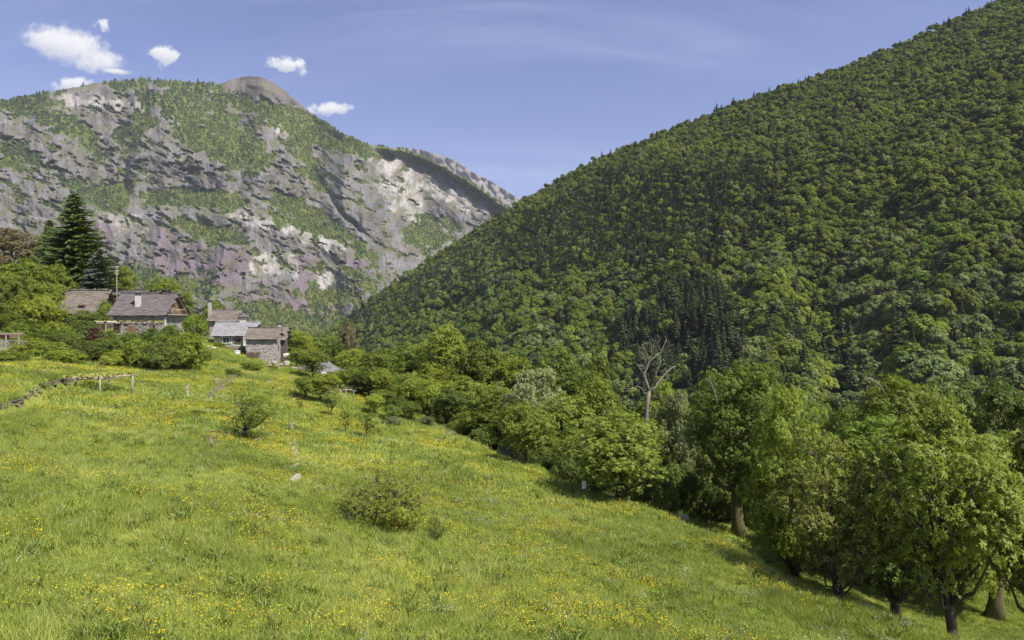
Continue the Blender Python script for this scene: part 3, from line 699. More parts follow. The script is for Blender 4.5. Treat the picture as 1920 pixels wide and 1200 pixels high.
def build_wood():
    E = 'trees along the lower edge of the meadow'
    # (kind, px, py_top, d, width px, label)
    near = [
     ('chestnut_a', 1795, 745, 26.5, 330, 'leaning tree with bare curved trunk at the lower right corner', 0.0),
     ('chestnut_d', 1940, 790, 27.5, 260, 'tree cut off by the right edge of the picture', 2.0),
     ('ash_sparse', 1582, 800, 29.0, 290, 'thin dark-stemmed tree with sparse reddish foliage left of the leaning tree', 1.2),
     ('chestnut_c', 1680, 850, 33.0, 230, 'low leafy tree between the reddish tree and the leaning tree', 3.3),
     ('maple_low', 1490, 725, 37.0, 220, 'broad bright tree with boughs hanging to the grass beside the mossy trunk', 0.4),
     ('oak_a', 1385, 664, 43.0, 230, 'tall tree with thick mossy sunlit trunk beside the dirt path', 0.5),
     ('oak_c', 1160, 768, 44.0, 250, 'wide low-crowned tree casting deep shade right of the white sign', 1.9),
     ('garden_g', 985, 745, 53.0, 150, 'small pale tree standing alone at the meadow edge left of the white sign', 0.2),
     ('oak_a', 1700, 690, 41.0, 250, 'tall leafy tree behind the leaning tree, its top against the dark hillside', 2.2),
     ('chestnut_d', 1850, 712, 40.0, 240, 'dark-leaved tree near the right edge, behind the leaning tree', 3.1),
     ('chestnut_c', 1590, 760, 46.0, 210, 'tree behind the sparse reddish tree', 4.2),
     ('maple_mid', 1455, 790, 46.0, 170, 'low-branched tree filling the space right of the mossy trunk', 2.2),
     ('chestnut_c', 1640, 770, 38.0, 280, 'full tree behind the gap left of the leaning tree', 0.9),
     ('oak_a', 1865, 790, 35.0, 270, 'full dark tree right of and behind the leaning tree', 4.4),
     ('wood_g', 1270, 735, 55.0, 130, 'grey-green drooping tree right of the dead tree', 1.0),
     ('wood_g', 1005, 690, 66.0, 150, 'silvery grey-green tree behind the small pale tree at the meadow edge', 2.6),
     ('oak_a', 1450, 690, 56.0, 200, 'tree rising behind the broad bright tree with hanging boughs', 2.9),
    ]
    for kind, px, pt, d, w, lab, rz in near:
        put_tree(kind, px, pt, d, w, 'leafy_tree', lab, 'tree', E, rz=rz)
    U = 'undergrowth at the foot of the wood'
    for kind, px, pt, d, w, lab in (
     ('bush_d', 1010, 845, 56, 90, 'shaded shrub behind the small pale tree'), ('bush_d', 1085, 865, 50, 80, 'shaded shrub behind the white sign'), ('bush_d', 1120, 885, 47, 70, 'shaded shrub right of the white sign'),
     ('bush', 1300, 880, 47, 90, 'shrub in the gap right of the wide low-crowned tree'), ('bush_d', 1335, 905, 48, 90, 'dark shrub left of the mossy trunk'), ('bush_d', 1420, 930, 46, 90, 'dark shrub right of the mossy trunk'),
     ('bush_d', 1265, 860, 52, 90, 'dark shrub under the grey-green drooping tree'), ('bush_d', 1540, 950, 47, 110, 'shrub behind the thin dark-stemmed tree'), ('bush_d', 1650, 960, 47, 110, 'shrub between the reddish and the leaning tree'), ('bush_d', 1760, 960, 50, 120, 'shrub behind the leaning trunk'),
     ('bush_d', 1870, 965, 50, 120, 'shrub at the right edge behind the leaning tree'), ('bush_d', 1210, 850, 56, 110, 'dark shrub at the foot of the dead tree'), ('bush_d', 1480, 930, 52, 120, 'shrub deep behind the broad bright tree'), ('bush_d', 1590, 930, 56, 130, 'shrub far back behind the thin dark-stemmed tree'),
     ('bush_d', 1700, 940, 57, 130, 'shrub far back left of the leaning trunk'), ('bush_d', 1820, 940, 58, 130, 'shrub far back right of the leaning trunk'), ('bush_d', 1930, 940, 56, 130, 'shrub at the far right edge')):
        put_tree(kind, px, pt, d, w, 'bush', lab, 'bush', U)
    W = 'trees of the wood behind the meadow edge'
    mid = [
     ('wood_b', 838, 603, 88, 150), ('wood_a', 900, 628, 82, 130), ('wood_d', 770, 640, 92, 130), ('wood_a', 715, 650, 100, 120), ('wood_b', 665, 652, 108, 110),
     ('wood_b', 960, 660, 78, 150), ('wood_d', 1050, 640, 84, 150), ('wood_a', 1105, 655, 80, 130), ('wood_b', 1120, 700, 66, 140), ('wood_d', 1060, 735, 60, 150),
     ('wood_a', 870, 700, 76, 130), ('wood_d', 930, 720, 68, 130), ('wood_b', 820, 690, 82, 120), ('wood_c', 600, 622, 125, 110), ('wood_b', 560, 618, 118, 80),
     ('wood_d', 640, 640, 118, 100), ('wood_c', 740, 690, 96, 90), ('wood_a', 1190, 745, 62, 150), ('wood_b', 1240, 705, 70, 130), ('wood_c', 1310, 735, 66, 150),
     ('wood_d', 1345, 690, 62, 130), ('wood_c', 1530, 740, 64, 160), ('wood_a', 1620, 745, 60, 170), ('wood_d', 1770, 705, 52, 170), ('wood_c', 1900, 705, 50, 170),
     ('wood_c', 1400, 760, 58, 160), ('wood_c', 1250, 800, 56, 130), ('wood_c', 1330, 800, 54, 120), ('wood_d', 880, 770, 71, 100), ('wood_b', 800, 735, 80, 90),
     ('wood_d', 1000, 780, 58, 110), ('wood_a', 1090, 800, 53, 130), ('wood_c', 1680, 780, 50, 170), ('wood_c', 1500, 800, 48, 170), ('wood_a', 690, 668, 104, 90),
    ]
    for i, (kind, px, pt, d, w) in enumerate(mid):
        lab = {'wood_a': 'mid-green tree in the dense wood between the meadow and the hillside', 'wood_b': 'bright yellow-green tree in the dense wood between the meadow and the hillside',
               'wood_c': 'dark green tree in the dense wood between the meadow and the hillside', 'wood_d': 'leafy tree in the dense wood between the meadow and the hillside'}[kind]
        lab = lab.split(' tree')[0]+' tree in the wood '+where(px)
        put_tree(kind, px, pt, d, w, 'leafy_tree', lab, 'tree', W)
    # the ravine behind
    sx = np.array([500,540,600,680,760,840,900,960,1030,1100,1150,1250,1300,1340,1440,1540,1600,1680,1760,1850,1920,2100]); sy = np.array([625,612,622,645,632,612,632,660,655,648,700,712,725,680,700,735,760,705,712,718,706,700])
    rng = random.Random(17); n = 0; tries = 0; got = []
    while n < 80 and tries < 4000:
        tries += 1
        d = rng.uniform(70, 250); px = rng.uniform(520, 2000); x = (px-960)/FX*d
        if x < float(xedge(np.array(d)))+7+(d > 100)*6: continue
        if any(math.hypot(x-a, d-b) < 6.5+d*0.012 for a, b in got): continue
        lim = float(np.interp(px, sx, sy))+rng.uniform(0, 25); zb = gz(x, d); h = (600-lim)/FX*d-zb
        if h < 6: continue
        h = min(h, rng.uniform(12, 19)); got.append((x, d)); n += 1
        kind = rng.choice(['wood_a', 'wood_b', 'wood_c', 'wood_c', 'wood_d'])
        pt = 600-(zb+h)*FX/d
        if pt > 1000: continue
        put_tree(kind, px, pt, d, rng.uniform(8, 11)*FX/d, 'leafy_tree', 'leafy tree deep in the ravine, '+where(px), 'tree', 'trees in the ravine')
build_wood()

def build_dead_tree():
    d = 60.0; b = P(1213, 800, d); x, y = b[0], b[1]; zb = gz(x, y)
    o = thing('dead_tree', 'dead bare tree with pale broken branches rising above the wood', 'tree', (x, y, zb))
    def q(px, py, dy=0.0): p = P(px, py, d); return (p[0]-x, dy, p[2]-zb)
    mb = MB(); mb.tube([(0.1,0,0), q(1209,850), q(1212,790), q(1213,760), q(1218,733)], [0.25,0.22,0.19,0.17,0.15], 10)
    mb.build('trunk', BARK_DEAD, o, True)
    br = [([(1218,735),(1211,715),(1207,700),(1213,690),(1218,678),(1230,667),(1240,660),(1246,645),(1250,636)], .20, .03, 0),
          ([(1217,737),(1228,727),(1240,710),(1250,700),(1262,689),(1269,687)], .22, .04, .3), ([(1229,725),(1230,700),(1236,686),(1240,680)], .09, .02, .2),
          ([(1218,680),(1222,664),(1220,645)], .07, .015, -.2), ([(1222,664),(1226,655),(1224,641)], .05, .012, -.2), ([(1213,690),(1208,672),(1203,655)], .06, .012, .2), ([(1208,672),(1204,664),(1202,652)], .04, .01, .3),
          ([(1207,702),(1200,692),(1193,680)], .07, .012, 0), ([(1209,740),(1203,728),(1195,724),(1182,731),(1168,736)], .09, .015, .1), ([(1186,729),(1176,728),(1160,732)], .04, .01, .1),
          ([(1240,660),(1232,646),(1238,637)], .04, .01, .2), ([(1263,689),(1272,698),(1280,706)], .03, .008, .3), ([(1218,745),(1226,742),(1236,748)], .05, .012, 0), ([(1213,690),(1216,670),(1211,652)], .03, .01, .4)]
    tw = random.Random(3)
    for pts, r0, r1, dy in br:
        m2 = MB(); n = len(pts)
        m2.tube([q(a, c, dy*i/n) for i, (a, c) in enumerate(pts)], [.72*(r0+(r1-r0)*i/(n-1)) for i in range(n)], 6)
        for _ in range(4):
            i_ = tw.randrange(1, n); a_ = Vector(q(*pts[i_], dy*i_/n)); L_ = tw.uniform(.35, .9); e_ = a_+Vector((tw.uniform(-.7, .7), tw.uniform(-.4, .4), tw.uniform(.2, 1)))*L_
            m2.tube([a_, (a_+e_)/2+Vector((tw.uniform(-.1, .1), 0, tw.uniform(-.1, .1))), e_], [.022, .015, .006], 4)
        m2.build('branch', BARK_DEAD, o, True)
    # smaller dead snags showing pale against the leaves
    for nm, pts, dd, lab in (('dead_snag', [(944,745),(940,732),(932,726),(938,716),(944,708)], 64, 'pale dead forked bough among the leaves right of the orchard'),
                         ('dead_snag', [(985,745),(976,728),(970,712),(962,698)], 63, 'pale dead branch sticking up beside the silvery tree'),
                         ('dead_snag', [(686,615),(683,602),(676,590),(680,580)], 112, 'thin pale bare stem beside the reddish tree'),
                         ('dead_snag', [(1345,760),(1340,735),(1332,715),(1330,705)], 40, 'thin pale dead branch in the crown of the mossy-trunked tree'),
                         ('dead_snag', [(1660,740),(1650,722),(1635,712),(1620,706)], 37, 'dead branch above the sparse reddish tree')):
        p0 = P(*pts[0], dd); oo = thing(nm, lab, 'branch', p0)
        m2 = MB(); L = [np.array(P(a, c, dd))-p0 for a, c in pts]; n = len(L)
        m2.tube(L, [0.045*(1-0.7*i/(n-1)) for i in range(n)], 6)
        m2.build('branch', BARK_DEAD, oo, True)
        m3 = MB(); m3.tube([L[1], L[1]+np.array([-.25, .1, .35]), L[1]+np.array([-.35, .2, .8])], [.025, .018, .008], 5); m3.build('twig', BARK_DEAD, oo, True)
build_dead_tree()

# ------------------------------------------------------------------ conifers by the houses
def gen_conifer(seed, H, RB, whorls, per, spray, mat_):
    rng = np.random.RandomState(seed); mb = MB()
    mb.tube([(0,0,-.3),(0,0,H*.35),(0,0,H*.7),(0,0,H)], [H*.018,H*.013,H*.007,.01], 8)
    V = []; RR = []
    for w in range(whorls):
        t = (w+0.3)/whorls; z = H*(0.06+0.94*t); L = RB*(1-t)**0.85*rng.uniform(.85, 1.1)+0.12
        for j in range(max(5, int(per*(1-0.4*t)))):
            th = rng.uniform(0, 2*np.pi); Lj = L*rng.uniform(.65, 1.12); dz = -0.30*Lj+rng.uniform(-.05, .1)*Lj
            dirv = np.array([math.cos(th), math.sin(th), 0])
            e = dirv*Lj+np.array([0, 0, dz+0.16*Lj]); zz = z+rng.uniform(-.5, .5)*H/whorls
            mb.tube([(0,0,zz), tuple(dirv*Lj*.5+np.array([0,0,zz+dz*.75])), tuple(e+np.array([0,0,zz]))], [.02+.012*Lj,.012+.006*Lj,.005], 4)
            n = max(4, int(Lj*spray)); side = np.array([-dirv[1], dirv[0], 0])
            for s in range(n):
                f = (s+rng.rand())/n; c = dirv*Lj*f+np.array([0, 0, zz+dz*f*(1.5-.5*f)+.16*Lj*f*f])
                for sg in (-1, 1):
                    ln = 1.35*(0.16+0.30*Lj*(1-f)*.55+.1)*rng.uniform(.7, 1.2)
                    d2 = (side*sg*.8+dirv*.75+np.array([0, 0, -.35+rng.uniform(-.25, .2)])); d2 /= np.linalg.norm(d2)
                    wv = np.cross(d2, np.array([0, 0, 1.0]))*0.13*ln+np.array([0, 0, .05*ln])
                    V.append([c, c+d2*ln*.5+wv, c+d2*ln, c+d2*ln*.5-wv-np.array([0, 0, .16*ln])]); RR.append([rng.rand()]*4)
    V = np.array(V).reshape(-1, 3)
    tm = bpy.data.meshes.new('conifer_trunk'); tm.from_pydata(mb.v, [], mb.f); tm.materials.append(BARK); tm.update()
    return tm, mesh_np('conifer_needles', V, np.arange(len(V)).reshape(-1, 4), [mat_], {'rnd': np.array(RR).ravel()})
def build_conifers():
    big = gen_conifer(4, 16, 6.0, 42, 24, 6, NEEDLE); blu = gen_conifer(9, 9, 3.2, 26, 14, 7, NEEDLE_B)
    for (pr, H, px, pt, d, w, lab) in ((big, 16, 138, 362, 118, 1.22, 'tall dark spruce towering over the roofs at the left'), (big, 16, 92, 412, 124, .95, 'shorter dark spruce just left of the tall spruce'),
                                  (blu, 9, 183, 468, 112, 1.15, 'bluish-grey fir just right of the tall spruce, behind the roofs')):
        x = (px-960)/FX*d; zb = gz(x, d); h = (600-pt)/FX*d-zb
        o = thing('conifer_tree', lab, 'tree', (x, d, zb), px*.3, 'conifers behind the houses', (h/H*w, h/H*w, h/H))
        link('trunk', pr[0], o); link('crown', pr[1], o)
build_conifers()

# ------------------------------------------------------------------ trees and bushes round the houses
def build_garden_plants():
    T = [ # kind, px, top, d, width, label
     ('wood_a', 48, 478, 108, 90, 'large leafy tree left of the tall spruce'), ('wood_b', -10, 490, 100, 95, 'leafy tree at the left edge below the bare brown tree'), ('wood_d', 100, 492, 106, 84, 'leafy tree in front of the tall spruce'),
     ('wood_c', 15, 505, 98, 80, 'dark tree below the brown-leaved tree'), ('wood_a', 75, 520, 97, 80, 'leafy tree above the spreading tree'), ('wood_d', 140, 528, 112, 50, 'leafy tree behind the left roof'),
     ('wood_br', 20, 420, 150, 170, 'brown-leaved tree on the rise at the far left'), ('wood_br', -60, 415, 155, 170, 'brown-leaved tree cut by the left edge'),
     ('wood_b', 232, 497, 128, 70, 'bright green tree behind the mast'), ('wood_b', 305, 518, 130, 90, 'bright yellow-green tree behind the chimneyed house'), ('wood_d', 345, 545, 128, 70, 'green tree behind the right gable of the chimneyed house'),
     ('wood_d', 400, 560, 135, 60, 'green tree behind the house with the tall chimney stack'), ('wood_b', 452, 590, 140, 40, 'small tree top showing over the pale slate roof'),
     ('garden', 370, 582, 93, 56, 'round-headed tree right of the chimneyed house'), ('garden', 85, 545, 86, 105, 'spreading tree in front of the left roof'), ('garden_g', 35, 560, 84, 80, 'leafy tree beside the lattice fence'), ('garden_d', 150, 575, 92, 70, 'dark tree in front of the left roof'),
     ('garden_g', 195, 555, 101, 36, 'slim tree between the two roofs'), ('wood_c', 5, 540, 96, 60, 'dark tree at the left edge'),
     ('garden', 588, 650, 92, 84, 'slender yellow-green tree left of the steep hut roof'), ('garden_b', 600, 694, 68, 84, 'soft feathery tree below the hut'), ('garden_g', 574, 700, 69, 60, 'feathery shrub-like tree below the low wall'),
     ('garden_g', 640, 690, 86, 60, 'tree at the right end of the hut roof'), ('garden', 665, 684, 84, 70, 'bright tree behind the dry garden stalks'), ('garden_d', 692, 690, 80, 76, 'soft dark tree above the pale garden stones'), ('garden_b', 722, 684, 80, 84, 'tall bright tree in the middle of the orchard'),
     ('garden_g', 762, 694, 76, 84, 'full green tree left of the post-and-rail frame'), ('garden_b', 806, 704, 75, 84, 'bright tree above the rocks at the orchard end'), ('garden_d', 838, 722, 72, 84, 'dark full tree at the corner of the wood'), ('garden_b', 702, 735, 69, 52, 'small bright tree at the foot of the orchard'), ('garden_g', 772, 748, 70, 56, 'low spreading tree at the orchard foot'), ('garden_d', 736, 756, 67, 44, 'low grey-green tree at the orchard foot'),
     ('garden', 745, 700, 86, 110, 'bright round tree right of the hut garden'), ('garden_d', 705, 700, 92, 90, 'grey-green tree beside the hut garden'), ('wood_br', 650, 597, 118, 44, 'reddish-brown tree at the foot of the hillside'),
     ('garden_g', 790, 735, 78, 70, 'small tree at the end of the orchard'), ('garden_d', 712, 728, 74, 60, 'young leafy tree in the orchard'), ('garden', 545, 620, 108, 60, 'tree right of the stone barn'), ('garden_g', 555, 650, 100, 50, 'low tree by the barn terrace'),
    ]
    for kind, px, pt, d, w, lab in T:
        put_tree(kind, px, pt, d, w, 'leafy_tree', lab, 'tree', 'trees round the hamlet')
    B = [
     ('bush', 62, 598, 83, 80, 660, 'tall bush behind the lattice fence'), ('bush_b', 110, 603, 82, 80, 660, 'tall light bush under the spreading tree'), ('bush_d', 150, 598, 84, 80, 660, 'tall dark bush under the left roof'), ('bush_d', 205, 618, 84, 60, 660, 'shrub under the left end of the pergola'),
     ('bush', 245, 632, 80, 80, 670, 'bush before the terrace wall'), ('bush', 30, 604, 80, 70, 660, 'tall bush at the left edge above the fence'), ('bush', 325, 606, 86, 60, 660, 'shrub against the gable of the chimneyed house'), ('bush_d', 300, 640, 74, 80, 690, 'dark bush in the front of the row'), ('bush', 85, 618, 79, 80, 670, 'bush right of the lattice fence'), ('bush_d', 130, 622, 78, 80, 670, 'dark bush left of the red-leaved shrub'),
     ('bush_b', 55, 632, 76, 90, 690, 'bright bush beside the lattice fence'), ('bush', 100, 640, 74, 90, 702, 'bush left of the vine trellis'), ('bush_b', 118, 655, 70, 80, 706, 'bright bush behind the vine trellis'),
     ('bush_m', 175, 612, 84, 60, 660, 'dark red-leaved shrub below the pergola'), ('bush_d', 190, 632, 76, 90, 702, 'dull green bush below the red-leaved shrub'), ('bush_d', 160, 640, 74, 70, 700, 'dark bush between the bright bushes'),
     ('bush', 235, 620, 76, 80, 700, 'bush in the middle of the row below the chimneyed house'), ('bush_b', 260, 635, 74, 70, 700, 'light green bush below the chimneyed house'), ('bush_d', 285, 612, 82, 70, 690, 'dark shrub against the terrace of the chimneyed house'),
     ('bush', 310, 625, 76, 90, 702, 'large bush near the right end of the row'), ('bush_b', 345, 620, 78, 90, 700, 'broad bush at the right end of the row'), ('bush', 372, 640, 82, 50, 690, 'bush under the round-headed tree'),
     ('bush', 20, 655, 66, 70, 690, 'low bush on the upper terrace'), ('bush_g', 35, 680, 58, 36, 706, 'small grey-green shrub on the upper terrace'), ('bush_b', 215, 655, 73, 60, 702, 'bush right of the vine trellis'),
     ('bush', 437, 690, 78, 40, 730, 'small dark bush in the meadow below the stone barn'), ('bush', 470, 678, 86, 50, 712, 'dark bush on the bank below the stone barn'), ('bush', 510, 685, 92, 50, 706, 'shrub on the bank under the low wall'),
     ('bush', 672, 708, 82, 70, 762, 'shrub in the hut garden'), ('bush_g', 655, 722, 80, 40, 760, 'grey shrub beside the dry stalks'), ('bush', 748, 742, 73, 50, 790, 'dark shrub among the orchard posts'),
     ('bush_g', 735, 780, 66, 44, 812, 'pale grey-green tuft at the orchard foot'), ('bush_g', 800, 780, 70, 40, 806, 'greyish shrub at the orchard end'), ('bush', 860, 790, 70, 60, 822, 'bush at the corner of the wood'), ('bush_d', 905, 800, 66, 70, 840, 'dark bush on the wood edge'),
     ('bush_d', 1060, 850, 50, 60, 905, 'bush in the shade left of the white sign'), ('bush_m', 1095, 820, 52, 24, 850, 'small red-leaved shrub among the trees above the sign'),
     ('bush_d', 395, 770, 52, 40, 800, 'low rough growth on the bank left of the little fruit tree'), ('bush', 370, 785, 47, 40, 806, 'weedy clump on the bank'), ('bush_d', 1255, 915, 45, 50, 965, 'scrubby bush by the boulders at the dirt path'), ('bush', 1500, 985, 40, 80, 1035, 'low leafy shrub under the broad bright tree'),
     ('bush_b', 645, 694, 100, 30, 704, 'green creeper over the hut eave'), ('bush', 410, 640, 101, 26, 656, 'shrub in front of the white walls'),
    ]
    for kind, px, pt, d, w, pb, lab in B:
        put_tree(kind, px, pt, d, w, 'bush', lab, 'bush', 'bushes round the hamlet')
    M = [
     ('fruit', 463, 733, 42.5, 140, 'lone little fruit tree in the meadow below the barn', 'tree', 0.5), ('scrub', 728, 886, 28.5, 215, 'straggly reddish bush in the middle of the meadow', 'bush', 0), ('scrub_b', 752, 908, 27.3, 150, 'bright green clump at the foot of the straggly bush', 'bush', 1), ('scrub', 672, 918, 28.6, 90, 'low left-hand spray beside the straggly bush', 'bush', 2),
     ('scrub_d', 815, 970, 26.2, 50, 'small dark green bush right of the straggly bush', 'bush', 2), ('sapling', 648, 764, 57, 30, 'narrow sapling without a clear trunk, left of the young tree', 'tree', 1), ('sapling', 688, 768, 57, 50, 'young tree with thin trunk casting a dark shadow', 'tree', 2),
     ('sapling', 622, 735, 64, 34, 'sapling under the feathery tree', 'tree', 3), ('sapling', 562, 750, 64, 18, 'weak sapling beside the slab wall', 'tree', 1.5),
    ]
    for kind, px, pt, d, w, lab, cat, rz in M:
        put_tree(kind, px, pt, d, w, 'fruit_tree' if cat == 'tree' else 'bush', lab, cat, 'small plants in the meadow', rz=rz)
build_garden_plants()

# ------------------------------------------------------------------ buildings
_br = random.Random(31)
def rubble(mb, x0, x1, z0, z1, y, nx=0, sz=0.32, skip=()):
    """stones standing proud of a wall face that looks along -y (nx=0) or along +x (nx=1)"""
    z = z0
    while z < z1-0.05:
        h = min(_br.uniform(.6, 1.1)*sz*.62, z1-z); x = x0+_br.uniform(-.1, 0)
        while x < x1-0.05:
            w = min(_br.uniform(.6, 1.5)*sz, x1-x)
            xc = x+w/2; zc = z+h/2
            if not any(a < xc < b and c < zc < e for a, b, c, e in skip):
                dp = _br.uniform(.05, .13)
                if nx == 0: mb.box((xc, y-dp/2+.03, zc), (w*.93, dp, h*.90), (0, _br.uniform(-.05, .05), 0), .10, _br)
                else: mb.box((y+dp/2-.03, xc, zc), (dp, w*.93, h*.90), (_br.uniform(-.05, .05), 0, 0), .10, _br)
            x += w
        z += h
def slabs(mb, xl, xr, y0, z0, y1, z1, sz=0.42, thick=.05):
    """overlapping stone slabs on a roof slope from eave (y0,z0) to ridge (y1,z1)"""
    L = math.hypot(y1-y0, z1-z0); n = int(L/(sz*.62)); ang = math.atan2(z1-z0, y1-y0)
    for i in range(n+1):
        t = min(1, (i+.35)/n); x = xl+_br.uniform(-.12, .05)
        while x < xr:
            w = _br.uniform(.6, 1.5)*sz; tt = t+_br.uniform(-.012, .012)
            c = (x+w/2, y0+(y1-y0)*tt-math.sin(ang)*.07*1, z0+(z1-z0)*tt+math.cos(ang)*.05+_br.uniform(0, .035))
            mb.box(c, (w*.97, sz*_br.uniform(.85, 1.15), thick*_br.uniform(.7, 1.5)), (ang-.075+_br.uniform(-.03, .03), _br.uniform(-.03, .03), _br.uniform(-.05, .05)), .05, _br)
            x += w
def prism(pts, x0, x1):
    n = len(pts); vs = [(x0, a, b) for a, b in pts]+[(x1, a, b) for a, b in pts]
    return vs, [tuple(range(n-1, -1, -1)), tuple(range(n, 2*n))]+[(i, (i+1) % n, n+(i+1) % n, n+i) for i in range(n)]
def window(par, x, z, w, h, y, nx=0, frame=WOOD, name='window'):
    """opening with frame, pane and cross bar; y is the wall face"""
    def bx(mb, cx, cy, cz, sx, sy, sz): mb.box((cx, cy, cz), (sx, sy, sz)) if nx == 0 else mb.box((-cy+2*0, cx, cz), (sy, sx, sz))
    yy = y if nx == 0 else -y
    m = MB()
    for s in (-1, 1): bx(m, x+s*(w/2+.03), yy-.03, z, .09, .16, h+.16)
    for s in (-1, 1): bx(m, x, yy-.03, z+s*(h/2+.035), w, .15, .09)
    fr = m.build(name, frame, par)
    g = MB(); bx(g, x, yy-.012, z, w-.01, .02, h-.01); g.build('pane', GLASS, fr)
    c = MB(); bx(c, x, yy-.035, z, .045, .03, h); bx(c, x, yy-.036, z+.02, w, .028, .04); c.build('glazing_bar', frame, fr)
    return fr
def chimney(par, x, y, z0, z1, w, dpt, m=PLASTER, cap='slab'):
    b = MB(); b.box((x, y, (z0+z1)/2), (w, dpt, z1-z0)); ch = b.build('chimney', m, par)
    c = MB()
    if cap == 'slab':
        for s in (-1, 1): c.box((x+s*w*.36, y, z1+.09), (w*.2, dpt*.9, .18))
        c.box((x, y, z1+.22), (w*1.5, dpt*1.5, .08), (0, .03, 0))
    elif cap == 'pyramid':
        c.box((x, y, z1+.03), (w*1.5, dpt*1.5, .06))
        c.add([(x-w*.85, y-dpt*.85, z1+.06), (x+w*.85, y-dpt*.85, z1+.06), (x+w*.85, y+dpt*.85, z1+.06), (x-w*.85, y+dpt*.85, z1+.06), (x, y, z1+.06+w*.75)], [(3,2,1,0),(0,1,4),(1,2,4),(2,3,4),(3,0,4)])
    c.build('chimney_cap', SLATE, ch); return ch

def house(name, label, pxl, pxr, pb, pe, pr, d, depth, rz, roofm, wallm=MORTAR, stones=STONE, ov=(.35, .3), back_same=True, skip=(), sz=.34, base_drop=1.2):
    """gabled house with its ridge along the front; returns root and sizes; local origin = middle of front wall foot"""
    c = P((pxl+pxr)/2, pb, d); w = (pxr-pxl)/FX*d/max(.5, math.cos(rz+math.atan2(c[0], d)*0)); he = (pb-pe)/FX*d
    dm = d+depth/2*math.cos(rz); hr = (600-pr)/FX*dm-c[2]
    o = thing(name, label, 'house', tuple(c), rz, 'stone houses of the hamlet')
    mb = MB(); vs, fs = prism([(0, -base_drop), (depth, -base_drop), (depth, he), (depth/2, hr-.12), (0, he)], -w/2, w/2); mb.add(vs, fs); mb.build('wall', wallm, o)
    rs = MB(); rubble(rs, -w/2, w/2, -base_drop, he-.1, 0, 0, sz, [s[1:] for s in skip if s[0] == 0]); rubble(rs, 0.05, depth, -base_drop, he-.05, w/2, 1, sz, [s[1:] for s in skip if s[0] == 1])
    stuff(rs.build('wall_stones', stones, o))
    sl = (hr-he)/(depth/2); oe, og = ov
    deck = MB()
    for sgn in (0, 1):
        y0, y1 = (-oe, depth/2) if sgn == 0 else (depth+oe, depth/2)
        z0, z1 = he-oe*sl, hr
        vs, fs = prism([(y0, z0-.02), (y1, z1-.02), (y1, z1-.16), (y0, z0-.14)] if sgn == 0 else [(y1, z1-.03), (y0, z0-.02), (y0, z0-.14), (y1, z1-.17)], -w/2-og, w/2+og); deck.add(vs, fs)
    rf = deck.build('roof', WOOD, o)
    s = MB(); slabs(s, -w/2-og-.05, w/2+og, -oe-.08, he-oe*sl-.03, depth/2, hr); slabs(s, -w/2-og-.05, w/2+og, depth+oe+.08, he-oe*sl-.03, depth/2, hr)
    n = int((w+2*og)/.6)
    for i in range(n): s.box((-w/2-og+(i+.5)*(w+2*og)/n, depth/2, hr+.10), (.58, .55, .06), (_br.uniform(-.06, .06), _br.uniform(-.05, .05), _br.uniform(-.1, .1)))
    so = s.build('roof_slabs', roofm, rf); stuff(so)
    return o, w, he, hr

